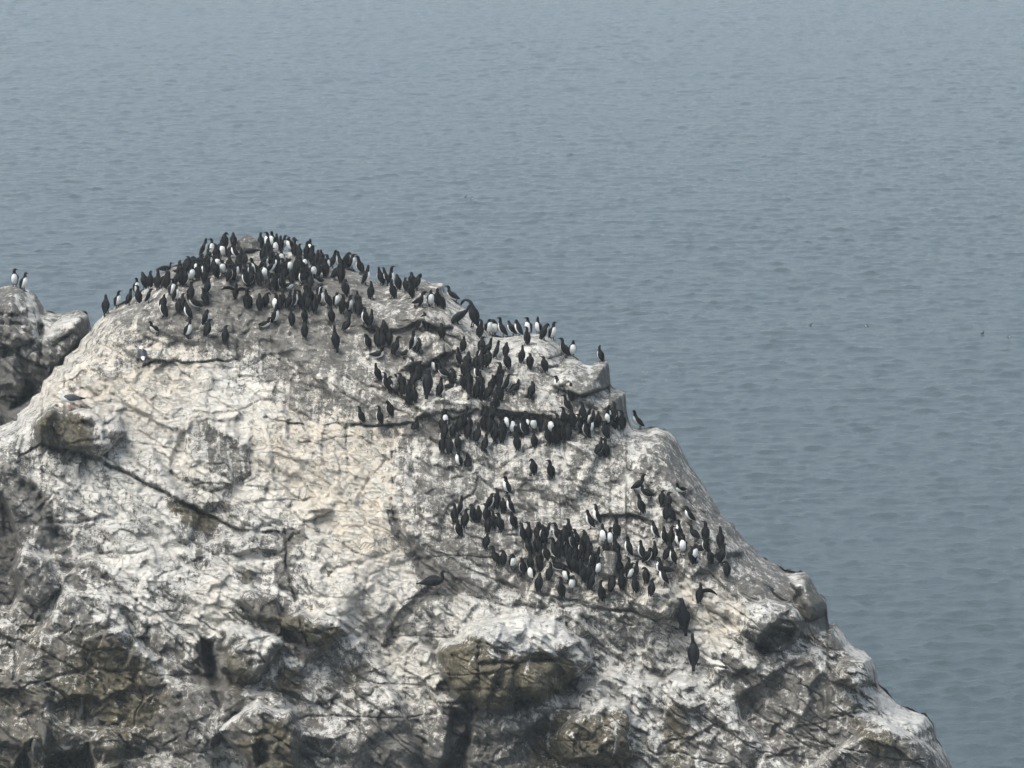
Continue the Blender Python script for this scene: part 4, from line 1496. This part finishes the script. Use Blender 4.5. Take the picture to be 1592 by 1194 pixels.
# parts of the colony, for the words that single a bird out
ZONES = [
    (lambda u, v: v > 1e4, ""),
    (lambda u, v: u < 232 and v < 525, "at the low end of the summit crowd"),
    (lambda u, v: u < 262 and v < 450, "on the summit's left shoulder"),
    (lambda u, v: u < 376 and v < 396, "just left of the summit boulder"),
    (lambda u, v: u < 480 and v < 398, "just right of the summit boulder"),
    (lambda u, v: u < 318 and v < 450, "in the left wing of the summit crowd"),
    (lambda u, v: u < 358 and v < 446, "in the crowd below the boulder's left side"),
    (lambda u, v: u < 400 and v < 446, "in the summit crowd right under the boulder"),
    (lambda u, v: u < 436 and v < 446, "in the summit crowd right of the boulder"),
    (lambda u, v: u < 480 and v < 446, "in the summit crowd near its right half"),
    (lambda u, v: u < 556 and v < 446, "at the right end of the summit crowd"),
    (lambda u, v: u < 300 and v < 540, "on the bare slope left of the summit crowd"),
    (lambda u, v: u < 375 and v < 540, "on the slope below the wing-spreading bird"),
    (lambda u, v: u < 450 and v < 540, "in the lower fringe of the summit crowd"),
    (lambda u, v: u < 505 and v < 540, "on the slope under the summit crowd"),
    (lambda u, v: u < 572 and v < 520, "at the right foot of the summit crowd"),
    (lambda u, v: u < 655 and v < 475, "on the skyline blocks right of the summit"),
    (lambda u, v: u < 735 and v < 530, "among cracked blocks beside two bent cormorants"),
    (lambda u, v: u < 672 and v < 572, "in the hollow left of the cracked slabs"),
    (lambda u, v: u > 870 and v < 610, "on the outer skyline knob"),
    (lambda u, v: u > 735 and v < 531, "on the skyline shelf above the hollow"),
    (lambda u, v: u < 785 and v < 592, "in the pack right of the cracked slabs"),
    (lambda u, v: u < 870 and v < 592, "on the slope under the skyline shelf"),
    (lambda u, v: u < 668 and v < 655, "on the diagonal ledge left of the cormorant"),
    (lambda u, v: u < 740 and v < 625, "right beside the standing cormorant on the slabs"),
    (lambda u, v: u < 775 and v < 652, "in the pack above the long ledge's left"),
    (lambda u, v: u < 815 and v < 652, "in the pack above the long ledge's middle"),
    (lambda u, v: u < 900 and v < 645, "on the wall below the skyline knob"),
    (lambda u, v: u < 655 and v < 680, "on the small left shelf"),
    (lambda u, v: u < 722 and v < 730, "at the left end of the long ledge"),
    (lambda u, v: u < 766 and v < 710, "in the left third of the long ledge"),
    (lambda u, v: u < 812 and v < 710, "left of the middle of the long ledge"),
    (lambda u, v: u < 860 and v < 710, "at the middle of the long ledge"),
    (lambda u, v: u < 912 and v < 710, "right of the middle of the long ledge"),
    (lambda u, v: u < 1000 and v < 715, "at the right end of the long ledge"),
    (lambda u, v: u < 870 and v < 760, "on the bare slab under the long ledge"),
    (lambda u, v: u < 745 and v < 860, "at the left edge of the lower colony"),
    (lambda u, v: u < 802 and v < 835, "in the upper left of the lower colony"),
    (lambda u, v: u < 815 and v < 905, "in the front left of the lower colony"),
    (lambda u, v: u < 850 and v < 875, "in the lower crowd, left part"),
    (lambda u, v: u < 892 and v < 875, "in the lower crowd, middle part"),
    (lambda u, v: u < 930 and v < 875, "in the lower crowd, right part"),
    (lambda u, v: u < 895, "in the front row of the lower crowd"),
    (lambda u, v: u < 945 and v > 875, "in front of the pale upright rock"),
    (lambda u, v: u < 985 and v < 880, "above the pale rock in the lower colony"),
    (lambda u, v: u < 1045 and v > 880, "right of the pale rock in the lower colony"),
    (lambda u, v: v < 805, "on the upper part of the outer slope"),
    (lambda u, v: u < 1035 and v < 885, "in the left part of the outer slope group"),
    (lambda u, v: u < 1075 and v < 885, "in the middle of the outer slope group"),
    (lambda u, v: v < 910, "in the right part of the outer slope group"),
    (lambda u, v: True, "above the preening cormorant on the outer slope"),
]
KIND = {'B': "black-backed murre", 'l': "murre half turned left", 'r': "murre half turned right", 'F': "white-fronted murre", 'f': "white-fronted murre looking left",
        'g': "white-fronted murre looking right", 'L': "murre in left profile", 'R': "murre in right profile"}
ADJ = {'u': "", 'h': "hunched ", 'n': "leaning ", 'c': "crouching ", 'w': "wing-spreading ", 'v': "one-wing-stretching "}
ORD = ["first", "second", "third", "fourth", "fifth", "sixth", "seventh", "eighth", "ninth", "tenth", "eleventh", "twelfth"]


def zone(u, v):
    for i, (fn, ph) in enumerate(ZONES):
        if fn(u, v): return i


classes = {}
for i, b in enumerate(birds):
    classes.setdefault((zone(b[0], b[1]), b[2], b[3]), []).append(i)
labels = {}
for (z, f, p), ids in classes.items():
    ids.sort(key=lambda i: birds[i][0])
    what = ADJ[p] + KIND[f]
    for k, i in enumerate(ids):
        if len(ids) == 1: labels[i] = "only " + what + " " + ZONES[z][1]
        elif k == 0: labels[i] = "leftmost " + what + " " + ZONES[z][1]
        elif k == len(ids) - 1: labels[i] = "rightmost " + what + " " + ZONES[z][1]
        else: labels[i] = what + ", " + ORD[k] + " from left " + ZONES[z][1]


def place(o, u, v, yaw, sc, rk=None, sink=0.012, fwd=0.0):
    p, d = (rk or rock).hit(u, v)
    p = CAM + (p - CAM) * (1 - fwd / d)
    # keep the bird's drawn size steady over the slope
    o.location = (p[0], p[1], p[2] - sink)
    o.rotation_euler = (rng.uniform(-.10, .10), rng.uniform(-.10, .10), yaw)
    o.scale = (sc, sc, sc)
    return o


proto_obj = {}
extra = []
for i in sorted(range(len(birds)), key=lambda i: (i not in single, birds[i][1])):
    u, v, f, p, sc = birds[i]
    nm = rng.choice(CHOICE[p])
    yaw = rad(FACING[f] + (rng.uniform(-38, 38) if f == 'F' else rng.uniform(-18, 18)))
    if nm not in proto_obj:
        o = bpy.data.objects.new("murre", PROTO[nm]); proto_obj[nm] = o
    else:
        o = proto_obj[nm].copy()
    if i in single:
        COL.objects.link(o)
        place(o, u, v, yaw, sc, None, .012, .02)
        tag(o, labels[i], "bird", "murres standing on the rock")
    else:
        place(o, u, v, yaw, sc)
        extra.append(o)

# the murres hidden deepest in the crowd, as one mass
vs, fs, ms, nv = [], [], [], 0
for o in extra:
    M = Matrix.Translation(o.location) @ o.rotation_euler.to_matrix().to_4x4() @ Matrix.Diagonal((*o.scale, 1))
    me = o.data
    co = np.empty(len(me.vertices) * 3); me.vertices.foreach_get("co", co)
    co = co.reshape(-1, 3) @ np.array(M.to_3x3()).T + np.array(M.translation)
    vs.append(co)
    for pl in me.polygons:
        fs.append([k + nv for k in pl.vertices]); ms.append(pl.material_index)
    nv += len(co)
    bpy.data.objects.remove(o)
me = bpy.data.meshes.new("murre_crowd")
me.from_pydata(np.concatenate(vs).tolist(), [], fs)
for m in (PLUM_DARK, PLUM_WHITE, BILL): me.materials.append(m)
me.polygons.foreach_set("material_index", np.array(ms, np.int32))
me.polygons.foreach_set("use_smooth", np.ones(len(fs), bool))
me.update()
o = bpy.data.objects.new("murre_crowd", me); COL.objects.link(o)
tag(o, "partly hidden murres deep in the crowded colony", "birds", kind="stuff")

# two murres on the rear rock
for u, v, f, lb in ((22.5, 446, 'F', "white-breasted murre on the very top of the rear rock"), (36.5, 452, 'g', "half hidden murre just below the top of the rear rock")):
    o = proto_obj['u1' if f == 'F' else 'u0'].copy(); COL.objects.link(o)
    place(o, u, v, rad(FACING[f]), 1.0, rock2)
    tag(o, lb, "bird", "murres on the rear rock")

# ------------------------------------------------------------------ cormorants
CORMS = [  # feet u, v, yaw, spine, wings, feet?, scale, label
    (1058, 978, -150, C_PREEN, C_WING, True, .86, "black cormorant preening with lowered head on the front slope"),
    (1081, 1033, 165, C_UP, C_WING, True, .80, "black cormorant standing alone lowest on the front slope"),
    (733, 507, -120, C_ARCH, C_WING, True, .80, "black cormorant arching its neck over on the skyline edge"),
    (713, 503, 100, C_LOW, C_LOWW, True, .72, "black cormorant stretched low beside the arching one"),
    (664, 612, 178, C_TUCK, C_WING, True, .75, "black cormorant with broad back standing on the cracked slabs"),
    (676, 911, 80, C_SIT, C_SITW, False, .84, "black cormorant sitting in the dark recess of the main crack"),
    (522, 541, -165, C_UP, C_WING, True, .62, "slim dark cormorant upright on the slope under the summit crowd"),
    (168, 484, 150, C_TUCK, C_WING, True, .58, "dark cormorant preening at the low end of the summit ridge"),
    (388, 393, 85, C_LIE, C_LIEW, False, .62, "flat black cormorant shape filling the dark gap under the summit boulder"),  # cormorant form added to blacken the gap under the boulder
    (257, 421, 88, C_SIT, C_SITW, False, .52, "dark cormorant sitting in profile on the summit's left shoulder"),
]
for u, v, yaw, sp, wg, ft, sc, lb in CORMS:
    o = bpy.data.objects.new("cormorant", cormorant_mesh("cormorant", sp, wg, ft, sc)); COL.objects.link(o)
    place(o, u, v, rad(yaw), 1.0, None, 0.02, 0.22 if v > 900 else 0.10)
    if abs(yaw) > 140 and ft: o.rotation_euler[0] = -.16
    tag(o, lb, "bird", "cormorants on the rock")

# ------------------------------------------------------------------ gulls
o = bpy.data.objects.new("gull", gull_mesh("gull", 'stand')); COL.objects.link(o)
place(o, 110, 637, rad(-78), .92, None, -.01, .06)
tag(o, "slate-backed gull standing on the brown boulder", "bird")
o = bpy.data.objects.new("gull", gull_mesh("gull", 'preen')); COL.objects.link(o)
place(o, 221, 561, rad(-165), .82)
tag(o, "slate-backed gull preening on the white slope", "bird")
o = bpy.data.objects.new("gull", gull_mesh("gull", 'fly')); COL.objects.link(o)
o.location = to_world(1487, 135, 330.0); o.rotation_euler = (rad(8), 0, rad(170))
tag(o, "pale gull gliding low over the far sea", "bird")

# birds on and over the water
for u, v, yaw, lb in ((1260, 506, 60, "dark seabird floating nearest the skyline knob's level"), (1348, 507, -40, "dark seabird floating second along the distant line"), (1527, 519, 120, "dark seabird floating between two others far out"),
                      (1568, 524, 20, "dark seabird floating at the end of the distant line"), (723, 307, 100, "larger of two specks floating far above the cracked blocks"), (733, 309, 30, "smaller of two specks floating far above the cracked blocks")):
    d = CAM_H / -((FWD[2] + (H0 / 2 - v) / FPX * UPV[2]))
    p = to_world(u, v, d)
    o = bpy.data.objects.new("floating_murre", PROTO['c0']); COL.objects.link(o)
    o.location = (p[0], p[1], -0.03); o.rotation_euler = (0, 0, rad(yaw)); o.scale = (.8, .8, .8)
    tag(o, lb, "bird", "seabirds floating on the water")
o = bpy.data.objects.new("flying_murre", PROTO['w0']); COL.objects.link(o)
o.location = to_world(926, 484, 230.0); o.rotation_euler = (0, rad(80), rad(150)); o.scale = (.8, .8, .8)
tag(o, "dark seabird flying steeply banked over the water", "bird")


# ------------------------------------------------------------------ loose boulders
def boulder(name, u, v, size, seed, label, dz=0.0, dark=.2, g=.2):
    n, m = 40, 64
    th = np.linspace(0.02, math.pi - 0.02, n)[:, None]; ph = np.linspace(0, 2 * math.pi, m)[None]
    d = np.stack([np.sin(th) * np.cos(ph), np.sin(th) * np.sin(ph), np.cos(th) + 0 * ph], -1)
    rs = np.random.RandomState(seed)
    r = np.full(d.shape[:2], 9.0)
    for k in range(22):          # cut by planes into a blocky stone
        a = rs.normal(size=3); a /= np.linalg.norm(a)
        c = d @ a
        r = np.minimum(r, np.where(c > 0.05, rs.uniform(.72, 1.0) / np.maximum(c, .05), 9))
    r *= 1 + .06 * fbm(ph * 3 + th * 0, th * 5 + ph * 0, 1.0, 4, seed) * np.sin(th)
    r[:, -1] = r[:, 0]
    P = d * r[..., None] * np.array(size) / 2
    me = grid_mesh(name, P)
    A = np.zeros((n, m, 4)); A[..., 0] = g; A[..., 1] = .3; A[..., 2] = .12; A[..., 3] = dark
    add_attr(me, "stain_shade", A)
    me.materials.append(ROCK)
    o = bpy.data.objects.new(name, me); COL.objects.link(o)
    p, _ = rock.hit(u, v)
    o.location = (p[0], p[1], p[2] + dz)
    return tag(o, label, "boulder")


boulder("summit_boulder", 385, 391, (.52, .42, .46), 3, "grey brown boulder crowning the summit of the rock", .12)
boulder("boulder", 946, 893, (.36, .30, .52), 8, "pale upright rock among the lower crowd of birds", .16, .1, .28)

# ------------------------------------------------------------------ sea haze
def build_haze():
    me = bpy.data.meshes.new("haze")
    x0, x1, y0, y1, z0, z1 = -3100, 3100, -460, 6100, -3.0, 47.0
    vs = [(x0, y0, z0), (x1, y0, z0), (x1, y1, z0), (x0, y1, z0), (x0, y0, z1), (x1, y0, z1), (x1, y1, z1), (x0, y1, z1)]
    me.from_pydata(vs, [], [(0, 3, 2, 1), (4, 5, 6, 7), (0, 1, 5, 4), (1, 2, 6, 5), (2, 3, 7, 6), (3, 0, 4, 7)])
    m = bpy.data.materials.new("sea_haze"); m.use_nodes = True
    nt = m.node_tree; nt.nodes.clear()
    out = nt.nodes.new("ShaderNodeOutputMaterial")
    pv = nt.nodes.new("ShaderNodeVolumePrincipled")
    pv.inputs["Color"].default_value = (0.78, 0.89, 0.94, 1)
    pv.inputs["Density"].default_value = 0.00065
    pv.inputs["Anisotropy"].default_value = 0.2
    nt.links.new(pv.outputs[0], out.inputs["Volume"])
    me.materials.append(m)
    o = bpy.data.objects.new("haze", me); COL.objects.link(o)
    tag(o, "thin pale sea haze over the water", "haze", kind="stuff")


build_haze()
